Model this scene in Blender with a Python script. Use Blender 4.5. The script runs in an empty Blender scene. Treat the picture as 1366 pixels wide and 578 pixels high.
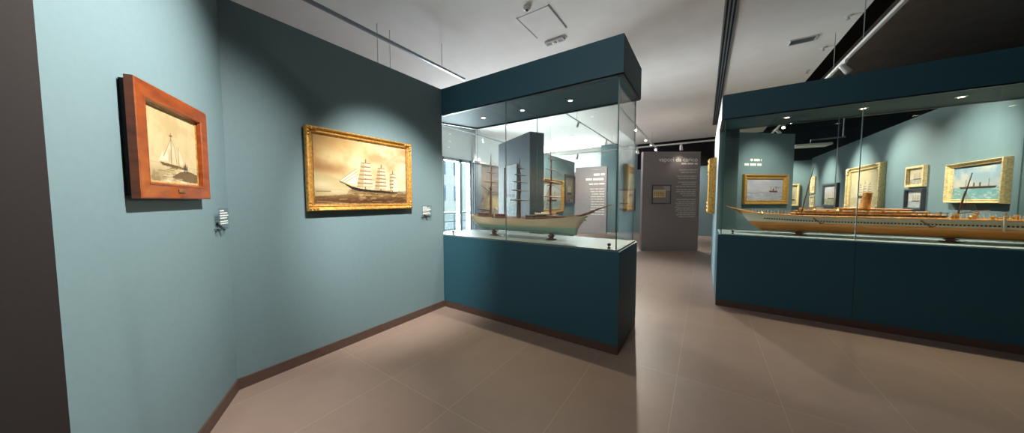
import bpy, math, random
import numpy as np
from math import pi, sin, cos, radians as R
from mathutils import Vector, Matrix

random.seed(4)
scene = bpy.context.scene
COL = scene.collection

# ------------------------------------------------------------------ camera
cam_d = bpy.data.cameras.new('camera')
cam_d.sensor_width = 36.0
cam_d.lens = 385.285 / 1366 * 36.0
cam_d.clip_start = 0.02
cam = bpy.data.objects.new('camera', cam_d)
COL.objects.link(cam)
cam.location = (0, 0, 1.45)
cam.rotation_euler = (pi / 2 - 0.05456, 0.0006, 0.58772)
scene.camera = cam

# ------------------------------------------------------------------ world, exposure
world = bpy.data.worlds.new('sky')
scene.world = world
world.use_nodes = True
wn = world.node_tree
bg = wn.nodes['Background']
bg.inputs[0].default_value = (0.80, 0.92, 1.0, 1)
bg.inputs[1].default_value = 2.6
scene.view_settings.view_transform = 'Standard'
scene.view_settings.look = 'None'
scene.view_settings.exposure = 0.0
scene.view_settings.gamma = 1.0
scene.view_settings.use_curve_mapping = False

# light levels of the lamps (watts)
PW_PICTURE = 980
PW_FILL = 190
PW_HALL = 480
PW_GALLERY = 680
PW_CASE = 75
WARM = (1.0, 0.90, 0.76)
COOL = (1.0, 0.95, 0.88)


def area_light(name, loc, rot, sx, sy, watts, color):
    d = bpy.data.lights.new(name, 'AREA')
    d.shape = 'RECTANGLE'; d.size = sx; d.size_y = sy; d.energy = watts; d.color = color
    o = bpy.data.objects.new(name, d); COL.objects.link(o)
    o.location = loc; o.rotation_euler = rot
    return o


# daylight from the hall window and from the far end of the hall
area_light('window_daylight', (-7.3, 7.3, 1.5), (0, -pi / 2, 0), 2.7, 1.4, 1000, (0.86, 0.95, 1.0))
area_light('clerestory_daylight', (-5.6, 13.9, 3.45), (R(-78), 0, 0), 2.6, 0.9, 430, (0.9, 0.97, 1.0))


# ------------------------------------------------------------------ materials
def mat(name, color, rough=0.6, metal=0.0, spec=0.5, noise=0.0, nscale=40.0, bump=0.0, emit=None, estr=0.0, stretch=None, color2=None, coat=0.0):
    m = bpy.data.materials.new(name); m.use_nodes = True
    nt = m.node_tree; b = nt.nodes['Principled BSDF']
    b.inputs['Base Color'].default_value = (*color, 1)
    b.inputs['Roughness'].default_value = rough
    b.inputs['Metallic'].default_value = metal
    b.inputs['Specular IOR Level'].default_value = spec
    b.inputs['Coat Weight'].default_value = coat
    if emit:
        b.inputs['Emission Color'].default_value = (*emit, 1)
        b.inputs['Emission Strength'].default_value = estr
    if noise or bump:
        tc = nt.nodes.new('ShaderNodeTexCoord')
        mp = nt.nodes.new('ShaderNodeMapping')
        if stretch: mp.inputs['Scale'].default_value = stretch
        nt.links.new(tc.outputs['Object'], mp.inputs[0])
        n = nt.nodes.new('ShaderNodeTexNoise'); n.inputs['Scale'].default_value = nscale
        n.inputs['Detail'].default_value = 5
        nt.links.new(mp.outputs[0], n.inputs['Vector'])
        if noise:
            mx = nt.nodes.new('ShaderNodeMix'); mx.data_type = 'RGBA'
            c2 = color2 if color2 else tuple(c * (1 - noise) for c in color)
            c1 = color if color2 else tuple(min(1, c * (1 + noise)) for c in color)
            mx.inputs[6].default_value = (*c1, 1); mx.inputs[7].default_value = (*c2, 1)
            rp = nt.nodes.new('ShaderNodeMapRange')
            rp.inputs[1].default_value = 0.3; rp.inputs[2].default_value = 0.7
            nt.links.new(n.outputs['Fac'], rp.inputs[0])
            nt.links.new(rp.outputs[0], mx.inputs[0]); nt.links.new(mx.outputs[2], b.inputs['Base Color'])
        if bump:
            bp = nt.nodes.new('ShaderNodeBump'); bp.inputs['Strength'].default_value = bump
            bp.inputs['Distance'].default_value = 0.002
            nt.links.new(n.outputs['Fac'], bp.inputs['Height']); nt.links.new(bp.outputs[0], b.inputs['Normal'])
    return m


def glass_mat(name, tint, f0=0.04, gain=0.9):
    """thin clear pane: a transparent sheet with angle-dependent mirror reflection"""
    m = bpy.data.materials.new(name); m.use_nodes = True
    nt = m.node_tree; nt.nodes.clear()
    out = nt.nodes.new('ShaderNodeOutputMaterial')
    tr = nt.nodes.new('ShaderNodeBsdfTransparent'); tr.inputs[0].default_value = (*tint, 1)
    gl = nt.nodes.new('ShaderNodeBsdfGlossy'); gl.inputs['Roughness'].default_value = 0.0
    lw = nt.nodes.new('ShaderNodeLayerWeight'); lw.inputs[0].default_value = 0.5
    p = nt.nodes.new('ShaderNodeMath'); p.operation = 'POWER'; p.inputs[1].default_value = 5
    ma = nt.nodes.new('ShaderNodeMath'); ma.operation = 'MULTIPLY_ADD'
    ma.inputs[1].default_value = gain; ma.inputs[2].default_value = f0
    mx = nt.nodes.new('ShaderNodeMixShader')
    nt.links.new(lw.outputs['Facing'], p.inputs[0]); nt.links.new(p.outputs[0], ma.inputs[0])
    nt.links.new(ma.outputs[0], mx.inputs[0]); nt.links.new(tr.outputs[0], mx.inputs[1])
    nt.links.new(gl.outputs[0], mx.inputs[2]); nt.links.new(mx.outputs[0], out.inputs[0])
    return m


def floor_mat():
    m = bpy.data.materials.new('floor_tiles'); m.use_nodes = True
    nt = m.node_tree; b = nt.nodes['Principled BSDF']; L = nt.links
    geo = nt.nodes.new('ShaderNodeNewGeometry'); sp = nt.nodes.new('ShaderNodeSeparateXYZ')
    L.new(geo.outputs['Position'], sp.inputs[0])

    def math_(op, a, bb=None, c=None):
        n = nt.nodes.new('ShaderNodeMath'); n.operation = op
        for i, v in enumerate((a, bb, c)):
            if v is None: continue
            if isinstance(v, (int, float)): n.inputs[i].default_value = v
            else: L.new(v, n.inputs[i])
        return n.outputs[0]

    def joint(s, off, pitch, half):
        t = math_('DIVIDE', math_('SUBTRACT', s, off), pitch)
        fr = math_('FRACT', t)
        d = math_('MINIMUM', fr, math_('SUBTRACT', 1.0, fr))
        return math_('LESS_THAN', math_('MULTIPLY', d, pitch), half), math_('FLOOR', t)
    jx, cx = joint(sp.outputs[0], -0.148, 0.648, 0.0024)
    jy, cy = joint(sp.outputs[1], 1.362, 1.318, 0.0024)
    j = math_('MAXIMUM', jx, jy)
    wn_ = nt.nodes.new('ShaderNodeTexWhiteNoise'); wn_.noise_dimensions = '2D'
    cb = nt.nodes.new('ShaderNodeCombineXYZ'); L.new(cx, cb.inputs[0]); L.new(cy, cb.inputs[1])
    L.new(cb.outputs[0], wn_.inputs['Vector'])
    n1 = nt.nodes.new('ShaderNodeTexNoise'); n1.inputs['Scale'].default_value = 3.5; n1.inputs['Detail'].default_value = 8
    n1.inputs['Roughness'].default_value = 0.65
    L.new(geo.outputs['Position'], n1.inputs['Vector'])
    f = math_('ADD', math_('MULTIPLY', n1.outputs['Fac'], 0.8), math_('MULTIPLY', wn_.outputs['Value'], 0.2))
    mx = nt.nodes.new('ShaderNodeMix'); mx.data_type = 'RGBA'
    mx.inputs[6].default_value = (0.190, 0.136, 0.112, 1); mx.inputs[7].default_value = (0.270, 0.198, 0.164, 1)
    L.new(f, mx.inputs[0])
    mj = nt.nodes.new('ShaderNodeMix'); mj.data_type = 'RGBA'
    L.new(j, mj.inputs[0]); L.new(mx.outputs[2], mj.inputs[6]); mj.inputs[7].default_value = (0.31, 0.235, 0.19, 1)
    L.new(mj.outputs[2], b.inputs['Base Color'])
    b.inputs['Roughness'].default_value = 0.42
    b.inputs['Specular IOR Level'].default_value = 0.4
    return m


def paint_mat():
    m = bpy.data.materials.new('oil_paint'); m.use_nodes = True
    nt = m.node_tree; b = nt.nodes['Principled BSDF']
    a = nt.nodes.new('ShaderNodeAttribute'); a.attribute_name = 'pigment'
    nt.links.new(a.outputs['Color'], b.inputs['Base Color'])
    b.inputs['Roughness'].default_value = 0.55
    b.inputs['Specular IOR Level'].default_value = 0.25
    return m


def hull_mat(name, z_w, lower, upper, stripe=None):
    m = bpy.data.materials.new(name); m.use_nodes = True
    nt = m.node_tree; b = nt.nodes['Principled BSDF']; L = nt.links
    tc = nt.nodes.new('ShaderNodeTexCoord'); sp = nt.nodes.new('ShaderNodeSeparateXYZ')
    L.new(tc.outputs['Object'], sp.inputs[0])
    rp = nt.nodes.new('ShaderNodeMapRange')
    rp.inputs[1].default_value = z_w - 0.003; rp.inputs[2].default_value = z_w + 0.003
    L.new(sp.outputs[2], rp.inputs[0])
    mx = nt.nodes.new('ShaderNodeMix'); mx.data_type = 'RGBA'
    mx.inputs[6].default_value = (*lower, 1); mx.inputs[7].default_value = (*upper, 1)
    L.new(rp.outputs[0], mx.inputs[0])
    n = nt.nodes.new('ShaderNodeTexNoise'); n.inputs['Scale'].default_value = 14
    mp = nt.nodes.new('ShaderNodeMapping'); mp.inputs['Scale'].default_value = (0.4, 1, 5)
    L.new(tc.outputs['Object'], mp.inputs[0]); L.new(mp.outputs[0], n.inputs['Vector'])
    hs = nt.nodes.new('ShaderNodeHueSaturation')
    r2 = nt.nodes.new('ShaderNodeMapRange'); r2.inputs[3].default_value = 0.78; r2.inputs[4].default_value = 1.18
    L.new(n.outputs['Fac'], r2.inputs[0]); L.new(r2.outputs[0], hs.inputs['Value'])
    L.new(mx.outputs[2], hs.inputs['Color']); L.new(hs.outputs[0], b.inputs['Base Color'])
    b.inputs['Roughness'].default_value = 0.35
    b.inputs['Coat Weight'].default_value = 0.15
    return m


M = {}
M['teal'] = mat('teal_wall_paint', (0.132, 0.200, 0.220), 0.62, spec=0.3, noise=0.025, nscale=30)
M['petrol'] = mat('petrol_blue_paint', (0.021, 0.080, 0.114), 0.55, spec=0.3, noise=0.05, nscale=60, bump=0.04)
M['taupe'] = mat('dark_taupe_paint', (0.036, 0.031, 0.031), 0.65, spec=0.25, noise=0.05, nscale=60)
M['slate'] = mat('slate_grey_panel', (0.135, 0.155, 0.185), 0.6, spec=0.3, noise=0.04, nscale=60)
M['greypanel'] = mat('warm_grey_panel', (0.245, 0.205, 0.212), 0.6, spec=0.3, noise=0.04, nscale=60)
M['white'] = mat('white_plaster', (0.62, 0.61, 0.59), 0.8, spec=0.2, noise=0.03, nscale=8)
M['ceil'] = mat('ceiling_plaster', (0.82, 0.77, 0.735), 0.85, spec=0.1, noise=0.03, nscale=3)
M['black'] = mat('black_void', (0.014, 0.012, 0.015), 0.8, spec=0.1, noise=0.1, nscale=4)
M['voidgrey'] = mat('dark_grey_soffit', (0.32, 0.32, 0.33), 0.8, spec=0.1, noise=0.1, nscale=3)
M['skirt'] = mat('brown_skirting', (0.080, 0.048, 0.038), 0.5, spec=0.35, noise=0.1, nscale=20)
M['floor'] = floor_mat()
M['paint'] = paint_mat()
M['glass'] = glass_mat('case_glass', (0.955, 0.98, 0.972), 0.035, 0.7)
M['edge'] = mat('glass_edge', (0.04, 0.16, 0.14), 0.15, spec=0.6, noise=0.1)
M['clear'] = glass_mat('window_glass', (0.97, 0.99, 1.0), 0.03, 0.6)
M['acryl'] = glass_mat('acrylic_plate', (0.93, 0.96, 0.97), 0.08, 0.6)
M['shelfwhite'] = mat('white_case_floor_board', (0.25, 0.34, 0.365), 0.5, noise=0.03)
M['shelf'] = mat('case_floor_board', (0.095, 0.11, 0.108), 0.5, noise=0.03)
M['wood'] = mat('orange_varnished_wood', (0.27, 0.058, 0.008), 0.32, noise=0.5, nscale=9, color2=(0.13, 0.022, 0.004), stretch=(1, 1, 3), bump=0.1, coat=0.4)
M['wood2'] = mat('dark_stained_wood', (0.12, 0.045, 0.025), 0.45, noise=0.3, nscale=18)
M['gold'] = mat('gilded_frame', (0.72, 0.42, 0.10), 0.36, metal=0.55, noise=0.35, nscale=45, color2=(0.36, 0.17, 0.035), bump=0.5)
M['golddark'] = mat('aged_gilt', (0.33, 0.17, 0.06), 0.42, metal=0.4, noise=0.4, nscale=40, color2=(0.12, 0.05, 0.02), bump=0.6)
M['palegold'] = mat('pale_gilt', (0.72, 0.56, 0.28), 0.42, metal=0.3, noise=0.3, nscale=40, bump=0.5)
M['darkframe'] = mat('dark_frame', (0.035, 0.040, 0.048), 0.4, noise=0.2)
M['backing'] = mat('frame_backing', (0.012, 0.012, 0.014), 0.8, noise=0.1)
M['brass'] = mat('brass', (0.55, 0.36, 0.12), 0.3, metal=0.9, noise=0.1)
M['whitemetal'] = mat('white_metal', (0.62, 0.62, 0.60), 0.4, noise=0.02)
M['greymetal'] = mat('grey_metal', (0.25, 0.27, 0.29), 0.35, metal=0.6, noise=0.05)
M['steel'] = mat('brushed_steel', (0.42, 0.45, 0.46), 0.35, metal=0.8, noise=0.05)
M['blackmetal'] = mat('black_metal', (0.015, 0.015, 0.016), 0.4, noise=0.1)
M['lens'] = mat('lit_lens', (1, 1, 1), 0.3, emit=(1.0, 0.93, 0.82), estr=14)
M['tiny'] = mat('lit_downlight', (1, 1, 1), 0.3, emit=(1.0, 0.84, 0.56), estr=9)
M['letter'] = mat('white_lettering', (0.78, 0.76, 0.72), 0.6, noise=0.01)
M['letterdim'] = mat('pale_grey_lettering', (0.50, 0.47, 0.44), 0.6, noise=0.01)
M['paper'] = mat('cream_paper', (0.62, 0.55, 0.36), 0.7, noise=0.12, nscale=25)
M['spar'] = mat('varnished_spar', (0.15, 0.055, 0.025), 0.4, noise=0.3, nscale=30)
M['spardark'] = mat('dark_spar', (0.070, 0.042, 0.028), 0.45, noise=0.3, nscale=30)
M['deck'] = mat('planked_deck', (0.26, 0.115, 0.055), 0.5, noise=0.35, nscale=25, stretch=(0.3, 6, 1))
M['ochre'] = mat('ochre_varnish', (0.52, 0.25, 0.06), 0.4, noise=0.35, nscale=25)
M['cream'] = mat('cream_enamel', (0.66, 0.60, 0.46), 0.4, noise=0.06)
M['rope'] = mat('rigging_thread', (0.16, 0.12, 0.09), 0.8, noise=0.1)
M['pale_facade'] = mat('pale_facade', (0.70, 0.68, 0.64), 0.8, noise=0.06, nscale=2)
M['facade_glass'] = mat('facade_window', (0.16, 0.24, 0.30), 0.3, noise=0.1)
M['quay'] = mat('quay_paving', (0.42, 0.46, 0.48), 0.7, noise=0.1, nscale=2)


# ------------------------------------------------------------------ mesh builders
class MB:
    def __init__(s): s.v = []; s.f = []; s.mi = []

    def add(s, vs, fs, mi=0):
        o = len(s.v); s.v += [tuple(p) for p in vs]
        s.f += [tuple(i + o for i in f) for f in fs]; s.mi += [mi] * len(fs)
        return s

    def box(s, x0, x1, y0, y1, z0, z1, T=None, mi=0):
        vs = [Vector((x, y, z)) for z in (z0, z1) for y in (y0, y1) for x in (x0, x1)]
        if T: vs = [T @ p for p in vs]
        return s.add(vs, [(0, 2, 3, 1), (4, 5, 7, 6), (0, 1, 5, 4), (2, 6, 7, 3), (0, 4, 6, 2), (1, 3, 7, 5)], mi)

    def bevbox(s, x0, x1, y0, y1, z0, z1, b=0.004, mi=0):
        """box with chamfered vertical and top edges"""
        rings = []
        for z, i in ((z0, 0.0), (z1 - b, 0.0), (z1, b)):
            a0, a1, b0, b1 = x0 + i, x1 - i, y0 + i, y1 - i
            rings.append([(a0 + b, b0, z), (a1 - b, b0, z), (a1, b0 + b, z), (a1, b1 - b, z), (a1 - b, b1, z), (a0 + b, b1, z), (a0, b1 - b, z), (a0, b0 + b, z)])
        return s.loft(rings, closed=True, caps=True, mi=mi)

    def loft(s, rings, closed=True, caps=True, mi=0):
        n = len(rings[0]); vs = [p for r in rings for p in r]; fs = []
        for i in range(len(rings) - 1):
            for j in range(n if closed else n - 1):
                k = (j + 1) % n
                fs.append((i * n + j, i * n + k, (i + 1) * n + k, (i + 1) * n + j))
        if caps:
            fs.append(tuple(reversed(range(n)))); fs.append(tuple(range((len(rings) - 1) * n, len(rings) * n)))
        return s.add(vs, fs, mi)

    def prism(s, poly, z0, z1, mi=0):
        return s.loft([[(x, y, z0) for x, y in poly], [(x, y, z1) for x, y in poly]], mi=mi)

    def tube(s, pts, r, n=8, mi=0):
        pts = [Vector(p) for p in pts]; rs = r if isinstance(r, (list, tuple)) else [r] * len(pts)
        rings = []
        for i, p in enumerate(pts):
            d = (pts[min(i + 1, len(pts) - 1)] - pts[max(i - 1, 0)]).normalized()
            a = d.cross(Vector((0, 0, 1)))
            if a.length < 1e-3: a = d.cross(Vector((0, 1, 0)))
            a.normalize(); b = d.cross(a)
            rings.append([p + rs[i] * (cos(2 * pi * k / n) * a + sin(2 * pi * k / n) * b) for k in range(n)])
        return s.loft(rings, mi=mi)

    def lathe(s, prof, c=(0, 0, 0), n=14, T=None, mi=0):
        rings = []
        for r, z in prof:
            ring = [Vector((c[0] + r * cos(2 * pi * k / n), c[1] + r * sin(2 * pi * k / n), c[2] + z)) for k in range(n)]
            if T: ring = [T @ p for p in ring]
            rings.append(ring)
        return s.loft(rings, mi=mi)

    def build(s, name, m, parent=None, smooth=False):
        me = bpy.data.meshes.new(name); me.from_pydata(s.v, [], s.f)
        ms = m if isinstance(m, (list, tuple)) else [m]
        for x in ms: me.materials.append(x)
        for p, i in zip(me.polygons, s.mi): p.material_index = i; p.use_smooth = smooth
        me.update()
        import bmesh
        bm = bmesh.new(); bm.from_mesh(me); bmesh.ops.recalc_face_normals(bm, faces=bm.faces); bm.to_mesh(me); bm.free()
        o = bpy.data.objects.new(name, me); COL.objects.link(o)
        if parent: o.parent = parent
        return o


def tag(o, label, cat, group=None):
    o['label'] = label; o['category'] = cat
    if group: o['group'] = group
    return o


def thing(name, label, cat, loc=(0, 0, 0), rz=0.0, group=None):
    o = bpy.data.objects.new(name, None); o.empty_display_size = 0.1; COL.objects.link(o)
    o.location = loc; o.rotation_euler = (0, 0, rz)
    return tag(o, label, cat, group)


def struct(name, mb, m, parent=None):
    o = mb.build(name, m, parent)
    if parent is None: o['kind'] = 'structure'
    return o


def text_mesh(name, body, size, m, parent, loc, align='RIGHT', rot=(pi / 2, 0, 0), shear=0.0):
    c = bpy.data.curves.new(name, 'FONT'); c.body = body; c.size = size; c.align_x = align; c.extrude = 0.0015; c.shear = shear
    c.offset = 0.0012 * (size / 0.1)
    t = bpy.data.objects.new('tmp', c); COL.objects.link(t)
    bpy.context.view_layer.update()
    dg = bpy.context.evaluated_depsgraph_get()
    me = bpy.data.meshes.new_from_object(t.evaluated_get(dg))
    bpy.data.objects.remove(t)
    o = bpy.data.objects.new(name, me); COL.objects.link(o); me.materials.clear(); me.materials.append(m)
    o.parent = parent; o.location = loc; o.rotation_euler = rot
    return o


def text_lines(mb, x_right, z_top, widths, pitch, h, y, rng, left=None):
    """rows of small print, each row a run of word-length strokes"""
    for i, w in enumerate(widths):
        z = z_top - i * pitch
        x = x_right - w if left is None else left
        end = x + w
        while x < end - 0.008:
            ww = min(rng.uniform(0.018, 0.075) * (h / 0.014), end - x)
            mb.box(x, x + ww, y - 0.001, y, z - h, z)
            x += ww + 0.008 * (h / 0.014)
    return mb


# ------------------------------------------------------------------ structure
ZC = 4.0          # ceiling height
HW = 2.92         # exhibition wall height
struct('floor', MB().box(-8.0, 7.0, -4.5, 15.0, -0.1, 0.0), M['floor'])
struct('ceiling', MB().box(-7.4, 1.72, -4.5, 14.6, ZC, ZC + 0.9), M['ceil'])
struct('ceiling_void', MB().box(1.72, 2.6, -4.5, 14.6, ZC + 0.85, ZC + 0.95), M['black'])
struct('ceiling_gallery', MB().box(2.6, 7.0, -4.5, 14.6, ZC + 0.85, ZC + 0.95), M['voidgrey'])
struct('trim_ceiling_edge', MB().box(1.72, 1.735, -4.5, 14.5, ZC, ZC + 0.85), M['black'])

# picture wall, its slanted neighbour and the dark return at the left edge
struct('wall_left', MB().prism([(-2.94, 0.614), (-2.94, 2.730), (-3.30, 2.730), (-3.50, 2.60), (-3.50, 0.614)], 0, HW), M['teal'])
dA = Vector((-2.94, 0.614)); dB = Vector((-1.790, -0.050))
ddir = (dB - dA).normalized(); dn = Vector((-ddir.y, ddir.x))
if dn.dot(Vector((1, 1))) > 0: dn = -dn                                     # away from the room
struct('wall_slanted', MB().prism([tuple(dA), tuple(dB), tuple(dB + dn * 0.3), tuple(dA + dn * 0.3)], 0, HW), M['teal'])
struct('wall_return', MB().prism([(-1.790, -0.050), (-1.74, -0.40), (-1.74, -4.2), (-2.0, -4.2), (-2.0, -0.06)], 0, HW), M['taupe'])
# skirting boards
sk = MB().box(-2.94, -2.928, 0.60, 2.72, 0, 0.085)
struct('baseboard_left', sk, M['skirt'])
off = -dn * 0.012
struct('baseboard_slanted', MB().prism([tuple(dA), tuple(dB), tuple(dB + off), tuple(dA + off)], 0, 0.085), M['skirt'])

# outer shell of the building
wl = MB()
wl.box(-7.4, -7.1, -4.5, 6.60, 0, ZC); wl.box(-7.4, -7.1, 8.02, 14.6, 0, ZC)
wl.box(-7.4, -7.1, 6.60, 8.02, 2.90, ZC); wl.box(-7.4, -7.1, 6.60, 8.02, 0, 0.12)
struct('wall_far_left', wl, M['white'])
struct('wall_pilaster', MB().box(-7.1, -7.02, 8.06, 8.46, 0, 2.84), M['slate'])
struct('trim_wall_ledge', MB().box(-7.1, -6.98, 8.02, 14.2, 2.84, 2.90), M['white'])
struct('trim_white_post', MB().box(-7.1, -6.9, 8.02, 8.26, 2.90, ZC), M['white'])
struct('wall_far', MB().box(-2.6, 7.0, 14.2, 14.5, 0, 2.86), M['teal'])
struct('wall_far_upper', MB().box(-2.6, 7.0, 14.22, 14.5, 2.86, ZC + 0.9), M['black'])
struct('wall_far_pier', MB().box(-4.05, -3.35, 13.5, 14.2, 0, ZC), M['teal'])
struct('wall_far_white', MB().box(-7.1, -4.05, 14.2, 14.5, 2.9, ZC), M['white'])
struct('wall_far_hall', MB().box(-7.1, -4.05, 14.2, 14.5, 0, 2.9), M['teal'])
struct('wall_far_niche', MB().box(-3.35, -2.6, 14.2, 14.5, 0, ZC), M['teal'])
struct('wall_right', MB().box(3.06, 3.30, 5.80, 14.2, 0, HW), M['teal'])
struct('wall_far_right', MB().box(6.6, 6.9, -4.5, 14.2, 0, ZC + 0.9), M['black'])
wb = MB().box(-7.4, 7.0, -4.5, -4.2, 0, ZC + 0.9)
struct('wall_rear', wb, M['teal'])

# partition behind the right-hand display case; its pale flank carries a gilt picture
struct('wall_partition', MB().prism([(0.164, 5.66), (0.413, 5.66), (0.50, 7.86), (0.62, 8.02), (0.40, 8.45), (0.164, 8.45)], 0, HW), M['teal'])
tA = Vector((0.558, 7.941)); tB = Vector((1.623, 8.867)); td = (tB - tA).normalized(); tn = Vector((-td.y, td.x))
struct('wall_angled', MB().prism([tuple(tA), tuple(tB), tuple(tB + tn * 0.25), tuple(tA + tn * 0.25)], 0, HW), M['teal'])
# wall with the square rigger picture, seen through the left-hand case
struct('wall_hall', MB().box(-4.45, -4.20, 7.50, 10.65, 0, HW), M['teal'])

# hall window, facing the harbour
wf = MB()
for y0, y1 in ((6.60, 6.68), (7.40, 7.52), (7.92, 8.02)): wf.box(-7.30, -7.12, y0, y1, 0.12, 2.90)
wf.box(-7.30, -7.12, 6.60, 8.02, 2.80, 2.90); wf.box(-7.30, -7.12, 6.60, 8.02, 0.12, 0.20); wf.box(-7.28, -7.14, 6.60, 8.02, 1.02, 1.06)
win = struct('window_1', wf, M['greymetal'])
MB().box(-7.22, -7.21, 6.68, 7.40, 0.20, 2.80).build('window_pane', M['clear'], win)
MB().box(-7.22, -7.21, 7.52, 7.92, 0.20, 2.80).build('window_pane', M['clear'], win)
struct('ground_quay', MB().box(-60, -8.0, -20, 40, -0.35, -0.15), M['quay'])

# outside the window: a pale harbour building and a railing
bd = thing('building_outside', 'pale harbour building with rows of windows, seen through the hall window', 'building', (-24, 26, -0.15), 0)
MB().box(-3, 0, -16, 10, 0, 13).build('wall', M['pale_facade'], bd)
for i in range(4):
    for j in range(9):
        MB().box(-0.02, 0.06, -15 + j * 2.6, -13.7 + j * 2.6, 1.6 + i * 2.9, 3.3 + i * 2.9).build('window', M['facade_glass'], bd)
rl = thing('quay_railing', 'thin grey railing on the quay outside the hall window', 'railing', (-9.2, 8.6, -0.15), 0)
rr = MB()
for z in (0.35, 0.7, 1.05): rr.tube([(0, -3, z), (0, 4.2, z)], 0.02)
rr.build('rail', M['greymetal'], rl)
for i in range(9): MB().tube([(0, -3 + i * 0.9, 0), (0, -3 + i * 0.9, 1.05)], 0.022).build('post', M['greymetal'], rl)


# ------------------------------------------------------------------ paintings: canvases made of pigment
def lin(c):
    c = np.asarray(c, float) / 255.0
    return np.where(c <= 0.04045, c / 12.92, ((c + 0.055) / 1.055) ** 2.4)


class Canvas:
    def __init__(s, w, h, top, bottom, seed=0):
        s.w, s.h = w, h; s.rng = np.random.default_rng(seed)
        s.U, s.V = np.meshgrid((np.arange(w) + 0.5) / w, (np.arange(h) + 0.5) / h)
        t = s.V[..., None]; s.a = np.array(bottom, float) * (1 - t) + np.array(top, float) * t

    def noise(s, fx, fy, octv=4):
        out = np.zeros((s.h, s.w)); amp = 1.0; tot = 0
        for _ in range(octv):
            nx, ny = int(fx) + 2, int(fy) + 2
            g = s.rng.random((ny, nx)); x = s.U * fx; y = s.V * fy
            i = np.minimum(x.astype(int), nx - 2); j = np.minimum(y.astype(int), ny - 2)
            a, b = x - i, y - j; a = a * a * (3 - 2 * a); b = b * b * (3 - 2 * b)
            out += amp * ((g[j, i] * (1 - a) + g[j, i + 1] * a) * (1 - b) + (g[j + 1, i] * (1 - a) + g[j + 1, i + 1] * a) * b)
            tot += amp; amp *= 0.55; fx *= 2; fy *= 2
        return out / tot

    def mix(s, m, c):
        m = np.clip(m, 0, 1)[..., None]; s.a = s.a * (1 - m) + np.array(c, float) * m; return s

    def cloud(s, c, fx, fy, lo, hi, v0=0.0, v1=1.0, amt=1.0):
        n = np.clip((s.noise(fx, fy) - lo) / (hi - lo), 0, 1)
        w = np.clip((s.V - v0) / 0.06, 0, 1) * np.clip((v1 - s.V) / 0.06, 0, 1)
        return s.mix(n * w * amt, c)

    def blob(s, u, v, ru, rv, c, amt=1.0):
        return s.mix(np.exp(-(((s.U - u) / ru) ** 2 + ((s.V - v) / rv) ** 2)) * amt, c)

    def poly(s, pts, c, amt=1.0):
        ins = np.zeros((s.h, s.w), bool); n = len(pts)
        for i in range(n):
            (x0, y0), (x1, y1) = pts[i], pts[(i + 1) % n]
            if y0 == y1: continue
            ins ^= ((y0 > s.V) != (y1 > s.V)) & (s.U < (x1 - x0) * (s.V - y0) / (y1 - y0) + x0)
        return s.mix(ins * amt, c)

    def line(s, p, q, w, c, amt=1.0):
        ar = s.w / s.h; px, py = p[0] * ar, p[1]; dx, dy = q[0] * ar - px, q[1] - py
        L2 = dx * dx + dy * dy; t = np.clip(((s.U * ar - px) * dx + (s.V - py) * dy) / L2, 0, 1)
        d = np.hypot(s.U * ar - px - t * dx, s.V - py - t * dy)
        return s.mix(np.clip(1.5 - d / w, 0, 1) * amt, c)

    def sea(s, hz, c0, c1, foam, seed_f=(14, 10)):
        m = s.V < hz
        n = s.noise(seed_f[0], seed_f[1] * 2, 5)
        base = np.array(c0, float) * (1 - n[..., None]) + np.array(c1, float) * n[..., None]
        s.a = np.where(m[..., None], base, s.a)
        f = np.clip((s.noise(seed_f[0] * 1.5, seed_f[1] * 4, 5) - 0.56) / 0.12, 0, 1) * m
        return s.mix(f * 0.8, foam)

    def mesh(s, name, w, h, parent, loc):
        xs = np.linspace(-w / 2, w / 2, s.w); zs = np.linspace(-h / 2, h / 2, s.h)
        X, Z = np.meshgrid(xs, zs)
        v = np.stack([X.ravel(), np.zeros(X.size), Z.ravel()], 1)
        idx = np.arange(s.w * s.h).reshape(s.h, s.w)
        f = np.stack([idx[:-1, :-1].ravel(), idx[:-1, 1:].ravel(), idx[1:, 1:].ravel(), idx[1:, :-1].ravel()], 1)
        me = bpy.data.meshes.new(name); me.from_pydata(v.tolist(), [], f.tolist())
        at = me.attributes.new('pigment', 'FLOAT_COLOR', 'POINT')
        c = np.ones((s.w * s.h, 4), np.float32); c[:, :3] = 0.54 * lin(s.a.reshape(-1, 3)); at.data.foreach_set('color', c.ravel())
        me.materials.append(M['paint']); me.update()
        o = bpy.data.objects.new(name, me); COL.objects.link(o); o.parent = parent; o.location = loc
        return o


def square_sail_mast(c, u, vb, vt, wb, wt, tiers, col, shade, lean=0.0):
    """a mast with a stack of square sails, bellied to one side"""
    c.line((u, vb - 0.03), (u + lean, vt + 0.05), 0.006, (70, 48, 30))
    for i in range(tiers):
        a = i / tiers; b = (i + 0.86) / tiers
        va, vc = vb + (vt - vb) * a, vb + (vt - vb) * b
        ha, hc = wb + (wt - wb) * a, wb + (wt - wb) * b
        ua, uc = u + lean * a, u + lean * b
        pts = [(ua - ha * 1.06, va), (ua - ha * 0.4, va + 0.012), (ua + ha * 0.4, va + 0.012), (ua + ha, va), (uc + hc * 0.94, vc), (uc - hc, vc)]
        c.poly(pts, col)
        c.poly([(ua - ha * 1.06, va), (ua - ha * 0.2, va + 0.01), (uc - hc * 0.25, vc), (uc - hc, vc)], shade, 0.5)
        c.poly([(ua - ha, va), (ua + ha, va), (ua + ha, va + (vc - va) * 0.30), (ua - ha, va + (vc - va) * 0.30)], shade, 0.55)
        c.line((uc - hc, vc + 0.004), (uc + hc, vc + 0.004), 0.0045, (95, 66, 38))


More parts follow.
